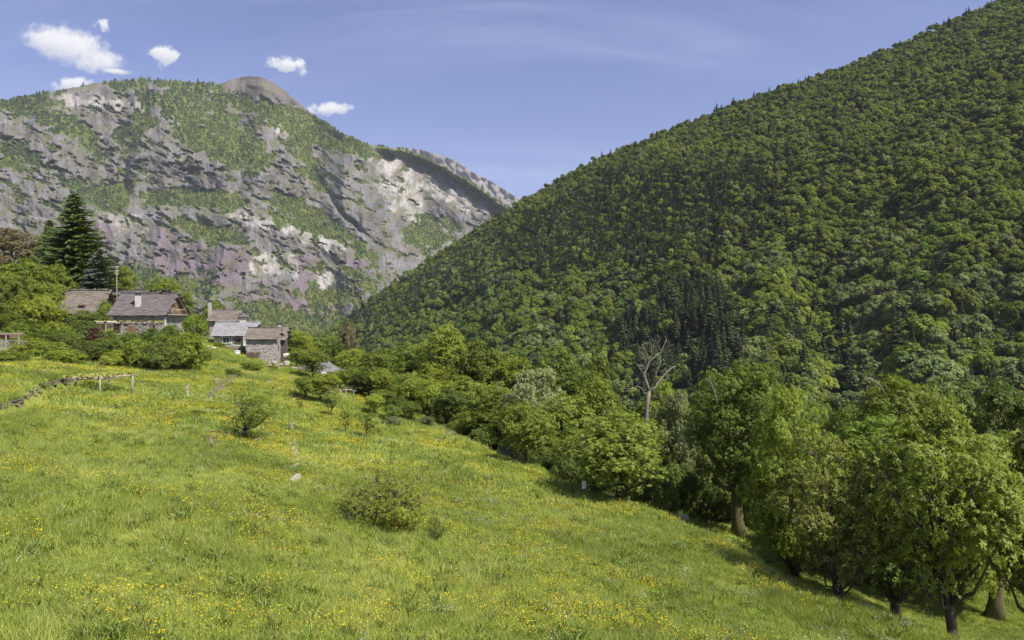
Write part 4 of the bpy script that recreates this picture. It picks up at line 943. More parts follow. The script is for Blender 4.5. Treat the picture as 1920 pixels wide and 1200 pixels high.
def build_houses():
    # the chimneyed house
    o, w, he, hr = house('stone_house', 'grey stone house with white chimney on the roof, pergola and timber gable', 215, 303, 634, 586, 550, 95, 7.6, R(5), SLATE, MORTAR, STONE, (.5, .55), skip=((1, 2.6, 3.5, .8, 1.8), (0, -3.3, -2.3, 1.0, 2.0), (0, 1.6, 2.3, .9, 1.8), (0, -1.6, -.2, -.4, 1.8)))
    cx = -w/2+w*.42; sl = (hr-he)/3.8
    chimney(o, cx, 1.15, he+.2, hr-.35, .62, .55, PLASTER)
    chimney(o, w*.36, 3.6, hr-.3, hr+.25, 1.0, .6, STONE_D); chimney(o, w*.02, 4.4, hr-.8, hr+.30, .7, .5, STONE_D)
    window(o, -2.8, 1.5, .8, .9, -.04); window(o, 1.95, 1.35, .6, .8, -.04); window(o, 3.05, 1.3, .75, .9, w/2+.05, 1)
    dr = MB(); dr.box((-.9, -.02, .7), (1.2, .12, 2.1)); d_ = dr.build('door', WOOD, o)
    hd = MB(); hd.box((-.45, -.11, .7), (.06, .06, .16)); hd.build('handle', METAL, d_)
    # timber gable: dark boards set back under the verge, with balcony and bright openings
    for i in range(11):
        y = .95+i*.57; hh = max(.3, min(y, 7.6-y)*sl*.92); b = MB(); b.box((w/2+.10, y, he+hh/2-.1), (.06, .46, hh)); b.build('gable_board', WOOD, o)
    b = MB(); b.box((w/2+.34, 3.8, he-.28), (.75, 7.0, .13)); bl = b.build('balcony', WOOD_G, o)
    for i in range(8):
        r_ = MB(); r_.box((w/2+.66, .6+i*.86, he+.12), (.06, .06, .7)); r_.build('baluster', WOOD, bl)
    r_ = MB(); r_.box((w/2+.66, 3.6, he+.5), (.07, 6.4, .07)); r_.build('rail', WOOD_L, bl)
    for s, c_ in ((2.6, WHITE), (4.9, WOOD_L)):
        b = MB(); b.box((w/2+.16, s, he+.32), (.05, .55 if c_ is WHITE else 1.5, .6 if c_ is WHITE else .14)); b.build('gable_panel', c_, o)
    for s in (0, 1):
        b = MB(); y0, y1 = (-.47, 3.8) if s == 0 else (8.07, 3.8)
        b.tube([(w/2+.5, y0, he-.47*sl-.1), (w/2+.5, y1, hr-.14)], [.10, .10], 4); b.build('verge_board', WOOD_L if s else WOOD, o)
    pp = MB(); pp.tube([(w/2-1.4, -.12, he-.2), (w/2-1.4, -.14, -1)], [.06, .06], 6); pp.build('downpipe', METAL, o)
    gt = MB(); gt.tube([(-w/2-.4, -.62, he-.42), (w/2+.4, -.62, he-.42)], [.07, .07], 6); gt.build('gutter', METAL, o)
    wp = MB(); wp.box((w/2+.14, .55, he-1.3), (.08, .28, 1.3), (.16, 0, 0)); wp.build('white_flue', WHITE, o)
    # terrace wall and pergola before the house
    tw = thing('terrace_wall', 'low rubble wall of the terrace under the pergola of the chimneyed house', 'wall', tuple(P(250, 628, 90)), R(10))
    t = MB(); t.box((0, .3, -1.0), (8.6, .5, 1.8)); t.build('core', MORTAR, tw)
    t = MB(); rubble(t, -4.3, 4.3, -1.9, -.1, .05, 0, .4); stuff(t.build('stones', STONE, tw))
    p0 = P(238, 629, 91.5); pg = thing('pergola', 'wooden pergola with pale slats and vine in front of the chimneyed house', 'pergola', tuple(p0), R(10))
    hh = 1.62
    for px_ in (-4.4, -2.6, -.6, 1.6, 3.6):
        m = MB(); m.box((px_, 0, hh/2-.1), (.12, .12, hh+.2)); m.build('post', WOOD_G, pg)
    for y in (0, 2.2):
        m = MB(); m.box((-.4, y, hh+.06), (9.0, .14, .14)); m.build('beam', WOOD_G, pg)
    for i in range(14):
        m = MB(); m.box((-4.7+i*.66, 1.1, hh+.17), (.13, 3.0, .06), (0, 0, _br.uniform(-.06, .06))); m.build('slat', WOOD_L if i % 3 else WOOD, pg)
    m = MB()
    for i in range(110):
        xx = _br.uniform(-4.8, 4); m.box((xx, _br.uniform(-.3, 2.4), hh+.2+_br.uniform(0, .12)), (.28, .22, .03), (_br.uniform(-.6, .6), _br.uniform(-.6, .6), _br.uniform(0, 3)))
    stuff(m.build('vine', VINE, pg))
    for i, (a, b_) in enumerate(((-3.6, WHITE), (-2.0, WHITE))):
        m = MB(); m.box((a, .4, hh+.24), (1.1, .7, .03), (.1, .05, .2)); m.build('awning', b_, pg)
    # house at the left, half hidden
    o, w, he, hr = house('stone_house', 'stone house half hidden by trees left of the chimneyed house, brownish slab roof', 112, 178, 610, 582, 545, 104, 6.4, R(8), SLATE_M, MORTAR, STONE_D, (.5, .5))
    window(o, .6, 1.0, .7, .8, -.05); m = MB(); m.box((w*.10, .7, he+.55), (1.2, 1.0, .7)); dm = m.build('dormer', WOOD, o); m = MB(); m.box((w*.10, .17, he+.55), (.8, .04, .45)); m.build('pane', GLASS, dm)
    # roof behind the chimneyed house
    o, w, he, hr = house('stone_house', 'dark roof with little white pot peeping over the chimneyed house', 208, 256, 590, 560, 546, 116, 6.0, R(10), SLATE, MORTAR, STONE_D)
    chimney(o, w*.30, 3, hr-.2, hr+.35, .5, .5, PLASTER, 'pyramid')
    # house with the tall stack
    o, w, he, hr = house('stone_house', 'brown-roofed house with tall pale chimney stack behind the slate roof', 394, 438, 640, 600, 581, 112, 6.4, R(8), SLATE_M, MORTAR, STONE)
    chimney(o, -w/2-.5, 2.0, he-2, hr+1.3, .5, .5, STONE); window(o, -.8, he-1.2, .7, .8, -.05)
    # house with the pale slate roof
    o, w, he, hr = house('stone_house', 'white-walled house with pale grey slate roof and capped chimney', 404, 470, 650, 627, 604, 104, 5.6, R(9), SLATE_L, PLASTER, PLASTER, (.35, .35), skip=((0, -1.5, -.5, .3, 1.4), (0, .2, 1.3, .3, 1.4)))
    chimney(o, w*.16, 2.9, hr-.4, hr+.75, .95, .8, PLASTER, 'pyramid')
    window(o, -1.0, .95, .9, .75, -.06, frame=WHITE); window(o, .65, .85, .9, .5, -.06, frame=WOOD); window(o, -.35, .95, .25, .75, -.06, frame=WHITE)
    m = MB(); m.box((1.75, -.35, .2), (.34, .34, 2.9)); m.build('porch_column', PLASTER, o)
    m = MB(); m.box((2.3, -.1, .1), (.75, .12, 2.1)); dr = m.build('door', WOOD, o); m = MB(); m.box((2.05, -.19, .1), (.06, .06, .14)); m.build('handle', METAL, dr)
    tw = thing('terrace_wall', 'reddish rubble terrace wall with plants below the white-walled house', 'wall', tuple(P(430, 655, 101)), R(9))
    t = MB(); t.box((-.4, .3, -.3), (5.2, .4, 1.5)); t.build('core', MORTAR, tw); t = MB(); rubble(t, -3, 2.2, -1.0, .45, .1, 0, .35); stuff(t.build('stones', mat('red_rubble', (.36, .27, .22), (.2, .14, .11), 3), tw))
    bs = thing('white_basin', 'white rounded tub on the grass at the corner of the stone barn', 'tub', tuple(P(444, 667, 97)))
    m = MB(); m.tube([(0,0,0),(0,0,.12),(0,0,.4),(0,0,.62),(0,0,.68)], [.22,.36,.46,.44,.40], 12); m.build('tub', WHITE, bs, True); m = MB(); m.tube([(0,0,.66),(0,0,.72)], [.50,.50], 12); m.build('rim', WHITE, bs)
    # the barn
    o, w, he, hr = house('stone_barn', 'square rubble-stone barn with thick slab roof at the edge of the meadow', 464, 516, 676, 634, 615, 98, 4.6, R(10), SLATE_M, MORTAR, STONE, (.25, .15), sz=.36, base_drop=1.6)
    m = MB(); m.box((-1.05, -.12, .45), (.6, .10, 1.0)); m.build('door', WOOD, o)
    m = MB(); m.box((w/2+.07, 1.6, 1.7), (.1, .5, .6)); m.build('opening', GLASS, o)
    wp = thing('wood_pile', 'stacked firewood against the foot of the stone barn', 'wood pile', tuple(P(475, 671, 96.6)), R(10))
    for i in range(6):
        for j in range(4):
            m = MB(); m.tube([(-.85+i*.3+(j % 2)*.14, -.35, .08+j*.2), (-.85+i*.3+(j % 2)*.14, .25, .1+j*.2)], [.11, .11], 7); m.build('log', STONE_D if (i+j) % 3 else WOOD, wp)
    # annex
    o, w, he, hr = house('stone_shed', 'small annex with slab roof leaning on the right side of the stone barn', 518, 531, 668, 634, 612, 102, 4.0, R(10), SLATE_M, MORTAR, STONE_D, (.3, .3))
    window(o, -.3, 2.0, .45, .7, -.05); chimney(o, -.3, 2.0, hr-.3, hr+.3, .6, .6, STONE)
    # ruined wall foot right of the barn
    rw = thing('ruined_wall', 'broken rubble wall sloping down from the stone barn corner', 'wall', tuple(P(505, 690, 95)), R(5))
    m = MB()
    for i in range(90):
        a = _br.uniform(-1.8, 1.9); m.box((a, _br.uniform(-.4, .5), _br.uniform(-.6, .9-.25*abs(a-.6))), (_br.uniform(.2, .5), .3, _br.uniform(.12, .25)), (_br.uniform(-.2, .2), _br.uniform(-.2, .2), _br.uniform(0, 3)), .15, _br)
    stuff(m.build('stones', STONE, rw))
    # low garden wall of pale stones
    gw = thing('garden_wall', 'low pale stone wall running right from the stone barn', 'wall', tuple(P(540, 691, 98)), R(4))
    for i in range(22):
        m = MB(); m.box((-2.0+i*.24, _br.uniform(-.05, .05), -.05+(i % 2)*.1), (.34, .36, _br.uniform(.3, .5)), (0, _br.uniform(-.1, .1), _br.uniform(-.2, .2)), .15, _br); m.build('stone', STONE, gw)
    for k_, (px, py, d, s, lab) in enumerate(((538, 667, 101, .45, 'left of two white boulders above the garden wall'), (549, 668, 101, .55, 'right of two white boulders above the garden wall'), (538, 682, 97, .42, 'upright pale stone on the garden wall'))):
        boulder(px, py, d, s, WHITE if k_ < 2 else STONE, lab, flat=.8)
    # the hut with the steep swept roof
    c = P(632, 716, 102); o = thing('garden_hut', 'hut with steep swept grey slab roof and blue-hung wall', 'hut', tuple(c), R(6))
    X0 = -2.3; YC = 1.5
    prof = [(.06, 4.15), (.40, 3.45), (.85, 2.72), (1.45, 2.1), (2.2, 1.68), (2.9, 1.5)]
    m = MB(); n = len(prof); vs = []; fs = []
    for r_, z_ in prof: vs += [(X0-r_, YC-r_, z_), (X0+r_, YC-r_, z_), (X0+r_, YC+r_, z_), (X0-r_, YC+r_, z_)]
    for i in range(n-1):
        for j in range(4): fs.append((i*4+j, (i+1)*4+j, (i+1)*4+(j+1) % 4, i*4+(j+1) % 4))
    fs += [(0, 1, 2, 3), tuple(4*(n-1)+j for j in (3, 2, 1, 0))]
    m.add(vs, fs); rf = m.build('roof', SLATE_H, o)
    s = MB()
    for i in range(n-1):
        (r0, z0), (r1, z1) = prof[i], prof[i+1]; ll = math.hypot(r1-r0, z1-z0); an = math.atan2(z0-z1, r1-r0); q = max(1, int(ll/.28))
        for j in range(q):
            t = (j+.5)/q; rr_ = r0+(r1-r0)*t; zz_ = z0+(z1-z0)*t+.05; x = -rr_
            while x < rr_:
                ww = _br.uniform(.28, .55)
                s.box((X0+x+ww/2, YC-rr_-.04, zz_), (ww*.95, .40, .05), (an+_br.uniform(-.06, .06), 0, 0), .05, _br)
                s.box((X0+rr_+.04, YC+x+ww/2, zz_), (.40, ww*.95, .05), (0, an+_br.uniform(-.06, .06), 0), .05, _br); x += ww
    stuff(s.build('roof_slabs', SLATE_H, rf))
    m = MB(); vs, fs = prism([(-.0, -1.2), (3.0, -1.2), (3.0, 1.55), (.0, 1.55)], X0-2.2, X0+2.2); m.add(vs, fs); m.build('wall', MORTAR, o)
    m = MB(); m.box((-1.15, -.12, .55), (1.5, .05, 1.2), (0, .08, 0)); m.build('tarpaulin', BLUE, o)
    m = MB(); m.box((1.2, 1.2, 1.45), (3.0, 2.9, .14), (-.10, .05, 0)); p2 = m.build('porch_roof', SLATE_M, o)
    for a in (.2, 2.5):
        m = MB(); m.box((a, -.1, .4), (.12, .12, 2.1)); m.build('post', WOOD, o)
    m = MB(); m.box((1.3, 1.0, .55), (.5, .08, 1.7)); dr = m.build('door', RED, o); m = MB(); m.box((1.12, .93, .55), (.05, .06, .12)); m.build('handle', METAL, dr)
    m = MB(); m.box((2.1, 1.1, .4), (1.0, .08, 1.6)); m.build('side_panel', BRICK, o)
    m = MB(); m.box((.2, 1.6, .5), (1.2, .05, 1.6)); m.build('dark_opening', GLASS, o)
    bs = thing('water_butt', 'round white water butt at the left corner of the hut', 'tank', tuple(P(607, 712, 100)))
    m = MB(); m.tube([(0,0,-.3),(0,0,.1),(0,0,.8),(0,0,1.05),(0,0,1.12)], [.40,.46,.46,.36,.12], 14); m.build('tank', WHITE, bs, True); m = MB(); m.tube([(0,0,1.12),(0,0,1.2)], [.14,.14], 10); m.build('lid', METAL, bs)
    # the mast
    p = P(219, 548, 112); zb = gz(p[0], p[1]); ms = thing('power_mast', 'thin grey mast with insulators rising behind the chimneyed house', 'pole', (p[0], p[1], zb))
    top = (600-500)/FX*112-zb
    m = MB(); m.tube([(0,0,0),(0,0,top)], [.085,.06], 8); m.build('pole', METAL, ms, True)
    for z in (.15, .8, 1.3):
        m = MB(); m.box((0, 0, top-z), (.36, .14, .10)); a = m.build('crossarm', METAL, ms)
        for s_ in (-1, 1):
            m = MB(); m.tube([(s_*.16, 0, top-z+.05), (s_*.16, 0, top-z+.22)], [.05, .04], 6); m.build('insulator', WHITE, a)

def boulder_mesh(seed, flat=.7):
    bm = bmesh.new(); bmesh.ops.create_icosphere(bm, subdivisions=2, radius=1.0); rr = random.Random(seed)
    ph = [rr.uniform(0, 6) for _ in range(6)]
    for v in bm.verts:
        c = v.co; k_ = 1+.16*math.sin(2.3*c.x+ph[0])+.14*math.sin(2.9*c.y+ph[1])+.12*math.sin(3.1*c.z+ph[2])+rr.uniform(-.09, .09)
        v.co = Vector((c.x*k_*1.15, c.y*k_, c.z*k_*flat))
    me = bpy.data.meshes.new('boulder'); bm.to_mesh(me); bm.free(); return me
def boulder(px, py, d, size, m, label, flat=.7):
    me = boulder_mesh(int(px*7+py), flat); me.materials.append(m); p = P(px, py, d)
    o = link('boulder', me, loc=tuple(p), rot=(0, 0, px), scale=(size, size, size)); return tag(o, label, 'stone', 'boulders')
build_houses()

# ------------------------------------------------------------------ walls, trellis, posts, sign
def build_small():
    rr = random.Random(8)
    vr = []
    for i in range(6):
        me = boulder_mesh(100+i, .75); me.materials.append(STONE_D); vr.append(me)
    # dry-stone terrace wall, its shade put into the dark stone colour
    y0 = 27.0
    w = thing('dry_stone_wall', 'dark dry-stone terrace wall at the left edge running back to the vine trellis', 'wall', (float(xwall(np.array(y0))), y0, gz(float(xwall(np.array(y0))), y0)))
    base = w.location
    y = y0; n = 0
    while y < 53.5:
        for lv in range(4):
            x = float(xwall(np.array(y)))+.10-.05*lv
            s = rr.uniform(.10, .17)
            gx = gz(x+.5, y)
            st = link('stone', rr.choice(vr), w, (x-base.x+rr.uniform(-.06, .06), y-base.y+rr.uniform(-.1, .1), gx-base.z+.04+lv*.15), (rr.uniform(-.2, .2), rr.uniform(-.2, .2), rr.uniform(0, 6.3)), (s*1.1, s*1.5, s*.75)); n += 1
        y += .30
    # slab wall in the middle of the meadow
    pa = P(553, 900, 32.5); pb = P(546, 800, 52)
    w = thing('slab_wall', 'line of upright pale granite slabs running away through the grass beside the fruit tree', 'wall', (pa[0], pa[1], gz(pa[0], pa[1])))
    base = w.location
    for i in range(18):
        t = i/17; q = pa*(1-t)+pb*t; z = gz(q[0], q[1]); ex = 0.34 if i < 1 else (.26 if i == 16 else rr.uniform(.05, .16))
        m = MB(); m.box((q[0]-base.x+rr.uniform(-.05, .05), q[1]-base.y, z-base.z+ex/2-.1), (rr.uniform(.10, .15), 1.12, ex+.2), (rr.uniform(-.06, .06), rr.uniform(-.12, .08), rr.uniform(-.06, .06)), .06, rr); m.build('slab', STONE, w)
    # bank wall on the slope left of the fruit tree
    pts = [(452,712,82),(436,725,76),(415,742,68),(405,752,64),(392,766,58)]
    p0 = P(*pts[2]); w = thing('bank_wall', 'short dark overgrown stone bank between the barn and the fruit tree', 'wall', (p0[0], p0[1], gz(p0[0], p0[1]))); base = w.location
    for i in range(len(pts)-1):
        a, b = P(*pts[i]), P(*pts[i+1])
        for j in range(9):
            t = j/9; q = a*(1-t)+b*t; s = rr.uniform(.2, .38); link('stone', rr.choice(vr), w, (q[0]-base.x+rr.uniform(-.3, .3), q[1]-base.y, gz(q[0], q[1])-base.z+.15), (rr.uniform(-.3, .3), 0, rr.uniform(0, 6)), (s*1.2, s, s*.7))
    # granite stubs
    for (px, py, d, h, lab) in ((352, 743, 58, .85, 'grey granite stub post standing in the meadow'), (407, 733, 68, .6, 'pale granite stub by the stone bank'), (547, 808, 50, .6, 'broken granite post at the far end of the slab wall')):
        p = P(px, py, d); z = gz(p[0], p[1]); o = thing('granite_post', lab, 'post', (p[0], p[1], z))
        m = MB(); m.box((0, 0, h/2-.1), (.2, .16, h+.2), (.05, -.12, .4), .12, rr); m.build('shaft', STONE, o); m = MB(); m.box((.05, .02, h+.02), (.15, .12, .08), (.1, .2, .6), .2, rr); m.build('broken_top', STONE, o)
    # cross-armed post
    p = P(397, 848, 36); z = gz(p[0], p[1]); o = thing('espalier_post', 'brown wooden post with four thin outstretched arms in the meadow', 'post', (p[0], p[1], z))
    m = MB(); m.tube([(0,0,-.1),(0,0,.5),(-.03,0,1.15)], [.055,.05,.03], 6); m.build('post', WOOD, o, True)
    for pts in ([(-.02,0,.72),(-.3,0,.80),(-.66,0,.86)], [(-.02,0,.72),(.25,0,.82),(.62,.05,.98)], [(-.03,0,1.1),(-.3,.05,1.13),(-.6,.1,1.2)], [(-.03,0,1.1),(.25,-.05,1.14),(.6,-.1,1.24)]):
        m = MB(); m.tube(pts, [.028,.022,.012], 5); m.build('arm', WOOD, o, True)
    m = MB(); m.box((-.01, -.05, .62), (.10, .08, .22)); m.build('bracket', WOOD_G, o)
    # vine trellis
    z = gz(*P(186, 737, 50)[:2]); c = P(155, 737, 50); o = thing('vine_trellis', 'low vine trellis of grey poles at the end of the dry-stone wall', 'trellis', (c[0], c[1], z))
    tz = 1.12
    for (x, y, h) in ((1.25, 0, tz), (1.75, 3.4, tz), (-.2, 3.6, tz*.9)):
        m = MB(); m.tube([(x, y, gz(c[0]+x, c[1]+y)-z-.2), (x+.03, y, h)], [.07, .055], 6); m.build('post', WOOD_G, o, True)
    for a, b in (((-1.25, .2, -.0), (-1.6, .2, .55)), ((-1.15, .2, -.0), (-.7, .2, .75)), ((-.75, .2, .6), (-.45, .2, tz))):
        m = MB(); m.tube([a, b], [.06, .05], 5); m.build('strut', WOOD_G, o, True)
    for i, y in enumerate((0, .9, 1.8, 2.7, 3.5)):
        m = MB(); m.tube([(-1.75+i*.25, y, tz+rr.uniform(-.03, .05)), (0, y, tz+.04), (1.55+i*.12, y+.1, tz+.02)], [.05, .055, .04], 6); m.build('rail', WOOD_G if i != 3 else WOOD_L, o, True)
    for i in range(9):
        x = -1.5+i*.37; m = MB(); m.tube([(x, -.1, tz+.10), (x+.25, 1.7, tz+.12), (x+.4, 3.6, tz+.09)], [.025, .03, .02], 5); m.build('lath', WOOD_L, o, True)
    m = MB()
    for i in range(240): m.box((rr.uniform(-1.7, 1.7), rr.uniform(-.1, 3.6), tz+.13+rr.uniform(0, .1)), (.2, .16, .02), (rr.uniform(-.6, .6), rr.uniform(-.6, .6), rr.uniform(0, 3)))
    stuff(m.build('vine', VINE, o))
    # lattice fence with roof beam at the left edge
    c = P(-6, 662, 74); o = thing('lattice_fence', 'pale diagonal lattice fence under a brown arbour at the left edge', 'fence', (c[0], c[1], gz(c[0], c[1])-.05), R(6)); zz = c[2]-o.location.z
    m = MB(); H_ = 1.35
    for i in range(-12, 18):
        for s in (-1, 1):
            m.tube([(-2.2+i*.25, 0.02*s, zz), (-2.2+i*.25+s*H_*.8, .02*s, zz+H_)], [.022, .022], 4)
    stuff(m.build('lattice', mat('lattice_pale', (.62, .58, .52), (.45, .42, .37), 4), o))
    for x in (-2.6, -.9, .9, 2.2):
        m = MB(); m.box((x, .05, zz+1.0), (.1, .1, 2.4)); m.build('post', WOOD_G, o)
    m = MB(); m.box((-.2, .05, zz+2.1), (5.6, .14, .12)); m.build('beam', WOOD_G, o); m = MB(); m.box((-.2, .03, zz+H_+.03), (5.4, .06, .07)); m.build('rail', WOOD_G, o)
    m = MB(); m.box((-.6, 1.0, zz+1.8), (3.4, 1.6, .35)); m.build('arbour_boards', RED if False else BRICK, o)
    # sign
    p = P(1095, 936, 43.5); z = gz(p[0], p[1]); o = thing('sign', 'small white notice board on a thin post at the lower meadow edge', 'sign', (p[0], p[1], z))
    m = MB(); m.tube([(0,0,-.2),(0,0,.95)], [.025,.025], 6); m.build('post', METAL, o); m = MB(); m.box((0, -.045, .72), (.27, .03, .46)); bd = m.build('board', WHITE, o)
    m = MB(); m.box((0, -.03+.02, .72), (.30, .02, .49)); m.build('board_edge', METAL, bd)
    # orchard stakes, garden rails
    for i, (px, py, d, h) in enumerate(((684,735,90,1.2),(692,737,90,1.1),(700,735,90,1.2),(682,726,94,1.2),(744,790,74,1.1),(751,788,73,1.0),(787,752,82,1.3),(780,752,82,1.3),(648,770,76,1.0),(616,772,72,1.1),(632,765,78,1.6),(628,762,78,1.7))):
        p = P(px, py, d); z = gz(p[0], p[1]); o = tag(MB().tube([(0,0,-.2),(.02,0,h*.5),(.05,.02,h)], [.05,.045,.035], 6).build('wooden_stake', WOOD_G, None, True, (p[0], p[1], z)), 'thin grey stake in the orchard and hut garden', 'stake', 'garden stakes')
    p = P(783, 745, 82); z = gz(p[0], p[1]); o = thing('bean_support', 'small grey post-and-rail frame at the dark gap in the orchard trees', 'frame', (p[0], p[1], z))
    for x in (-.45, .45):
        m = MB(); m.box((x, 0, .6), (.08, .08, 1.5)); m.build('post', WOOD_G, o)
    m = MB(); m.box((0, -.06, 1.25), (1.3, .06, .08)); m.build('rail', WOOD_G, o)
    p = P(650, 757, 79); z = gz(p[0], p[1]); o = thing('garden_rail', 'crooked pale branch rail below the hut garden', 'rail', (p[0], p[1], z))
    m = MB(); m.tube([(-1.0,0,.35),(-.3,.05,.62),(.3,0,.66),(1.1,0,.5)], [.05,.05,.045,.03], 6); m.build('rail', WOOD_L, o, True)
    for x in (-.7, .8):
        m = MB(); m.tube([(x, 0, -.2), (x, 0, .6)], [.045, .04], 5); m.build('post', WOOD_G, o, True)
    # stones
    for (px, py, d, s, m_, lab) in ((676,733,91,.35,STONE,'pale flat stone in the hut garden'), (690,736,90,.3,STONE,'pale stone beside the flat one in the hut garden'), (668,731,92,.3,STONE,'leftmost pale stone in the hut garden'), (802,1000,26.0,.14,STONE,'little pale stone at the foot of the small dark bush'),
                               (1245,945,45,.42,STONE_D,'dark boulder under the scrub by the dirt path'), (1262,953,44.5,.36,STONE_D,'boulder left of the pale edge rock'), (1283,960,44,.38,STONE,'pale rock at the wood edge above the dirt path'), (1216,966,42.5,.2,STONE,'small stone on the dirt patch'), (1204,958,43.5,.17,STONE,'small stone left on the dirt patch'), (1165,948,44.5,.2,STONE,'pale stone under the wide low-crowned tree'), (1145,940,45.5,.18,STONE,'pale stone right of the white sign'),
                               (775,772,80,.4,STONE,'pale rock by the post-and-rail frame'), (793,778,79,.35,STONE,'pale rock right of the post-and-rail frame'), (846,815,67,.45,STONE_D,'grey rock at the corner of the wood'), (800,795,74,.3,STONE,'pale rock below the orchard end'), (400,672,97,.4,STONE,'pale rock at the grass edge below the round-headed tree'), (390,668,98,.35,STONE,'smaller pale rock below the round-headed tree')):
        p = P(px, py, d); z = gz(p[0], p[1]); me = boulder_mesh(int(px)); me.materials.append(m_)
        tag(link('boulder', me, loc=(p[0], p[1], z+s*.25), rot=(0, 0, px), scale=(s, s, s)), lab, 'stone', 'boulders')
build_small()

# ------------------------------------------------------------------ scattering
def scatter(name, protos, pts, rot, scale, idx):
    """one object that carries copies of the prototype meshes on its points (geometry nodes)"""
    col = bpy.data.collections.new(name+'_kinds')
    for i, me in enumerate(protos):
        col.objects.link(bpy.data.objects.new('%s_kind_%02d' % (name, i), me))
    me = bpy.data.meshes.new(name); me.vertices.add(len(pts)); me.vertices.foreach_set('co', np.asarray(pts, np.float32).ravel())
    a = me.attributes.new('rot', 'FLOAT_VECTOR', 'POINT'); a.data.foreach_set('vector', np.asarray(rot, np.float32).ravel())
    a = me.attributes.new('scl', 'FLOAT_VECTOR', 'POINT'); a.data.foreach_set('vector', np.asarray(scale, np.float32).ravel())
    a = me.attributes.new('kind', 'INT', 'POINT'); a.data.foreach_set('value', np.asarray(idx, np.int32))
    o = link(name, me)
    ng = bpy.data.node_groups.new(name+'_scatter', 'GeometryNodeTree')
    ng.interface.new_socket('Geometry', in_out='INPUT', socket_type='NodeSocketGeometry'); ng.interface.new_socket('Geometry', in_out='OUTPUT', socket_type='NodeSocketGeometry')
    n = ng.nodes; l = ng.links
    gi = n.new('NodeGroupInput'); go = n.new('NodeGroupOutput'); ip = n.new('GeometryNodeInstanceOnPoints'); ci = n.new('GeometryNodeCollectionInfo')
    ci.inputs['Collection'].default_value = col; ci.inputs['Separate Children'].default_value = True; ci.inputs['Reset Children'].default_value = True
    def na(nm, t):
        q = n.new('GeometryNodeInputNamedAttribute'); q.data_type = t; q.inputs['Name'].default_value = nm; return q.outputs['Attribute']
    er = n.new('FunctionNodeEulerToRotation'); l.new(na('rot', 'FLOAT_VECTOR'), er.inputs[0])
    l.new(gi.outputs[0], ip.inputs['Points']); l.new(ci.outputs[0], ip.inputs['Instance']); ip.inputs['Pick Instance'].default_value = True
    l.new(na('kind', 'INT'), ip.inputs['Instance Index']); l.new(er.outputs[0], ip.inputs['Rotation']); l.new(na('scl', 'FLOAT_VECTOR'), ip.inputs['Scale'])
    l.new(ip.outputs[0], go.inputs[0])
    md = o.modifiers.new('scatter', 'NODES'); md.node_group = ng
    return stuff(o)

def hill_tree_mesh(seed, m, kind):
    rng = np.random.RandomState(seed)
    if kind == 'leaf':
        H, RD = 12.0, 4.3
        nb = 16; P_, N_ = [], []
        for i in range(nb):
            q = unit(rng, 1)[0]*rng.uniform(.25, 1)**.5; q[2] = abs(q[2])*1.0-.25
            c = np.array([q[0]*RD*.72, q[1]*RD*.72, H*.62+q[2]*H*.34]); br = RD*rng.uniform(.28, .46)
            k_ = 46; u = unit(rng, k_); u[:, 2] = np.where(u[:, 2] < -.3, -u[:, 2], u[:, 2])
            P_.append(c+u*br*rng.uniform(.6, 1.05, (k_, 1))); N_.append(u*.8+np.array([0, 0, .5])+rng.normal(size=(k_, 3))*.35)
        p = np.concatenate(P_); nr = np.concatenate(N_); nr /= np.linalg.norm(nr, axis=1)[:, None]
        v, f, r = rosettes(rng, p, nr, .85, 3, .3, .75)
        mb = MB(); mb.tube([(0,0,-2),(0,0,H*.4),(0,0,H*.75)], [.28,.2,.06], 5)
    else:
        H = 15.0; V = []; RR = []
        for w in range(16):
            t = w/16; L = 2.9*(1-t)**.8*rng.uniform(.85, 1.1)+.2; z = H*(.12+.88*t)
            for j in range(15):
                th = rng.uniform(0, 6.28); d2 = np.array([math.cos(th), math.sin(th), -.42]); sd_ = np.array([-math.sin(th), math.cos(th), 0]); Lj = L*rng.uniform(.7, 1.15); c = np.array([0, 0, z+rng.uniform(-.4, .4)])
                V.append([c, c+d2*Lj*.55+sd_*.34*Lj, c+d2*Lj, c+d2*Lj*.55-sd_*.34*Lj]); RR.append([rng.rand()]*4)
        v = np.array(V).reshape(-1, 3); f = np.arange(len(v)).reshape(-1, 4); r = np.array(RR).ravel()
        mb = MB(); mb.tube([(0,0,-2),(0,0,H*.5),(0,0,H*.98)], [.25,.15,.04], 5)
    nv = len(v); faces = [tuple(q) for q in f.tolist()]+[tuple(i+nv for i in q) for q in mb.f]
    vv = np.concatenate([v, np.array(mb.v)]); rr = np.concatenate([r, np.zeros(len(mb.v))])
    return mesh_np('hill_tree', vv, faces, [m, BARK], {'rnd': rr}, mi=[0]*len(f)+[1]*len(mb.f))

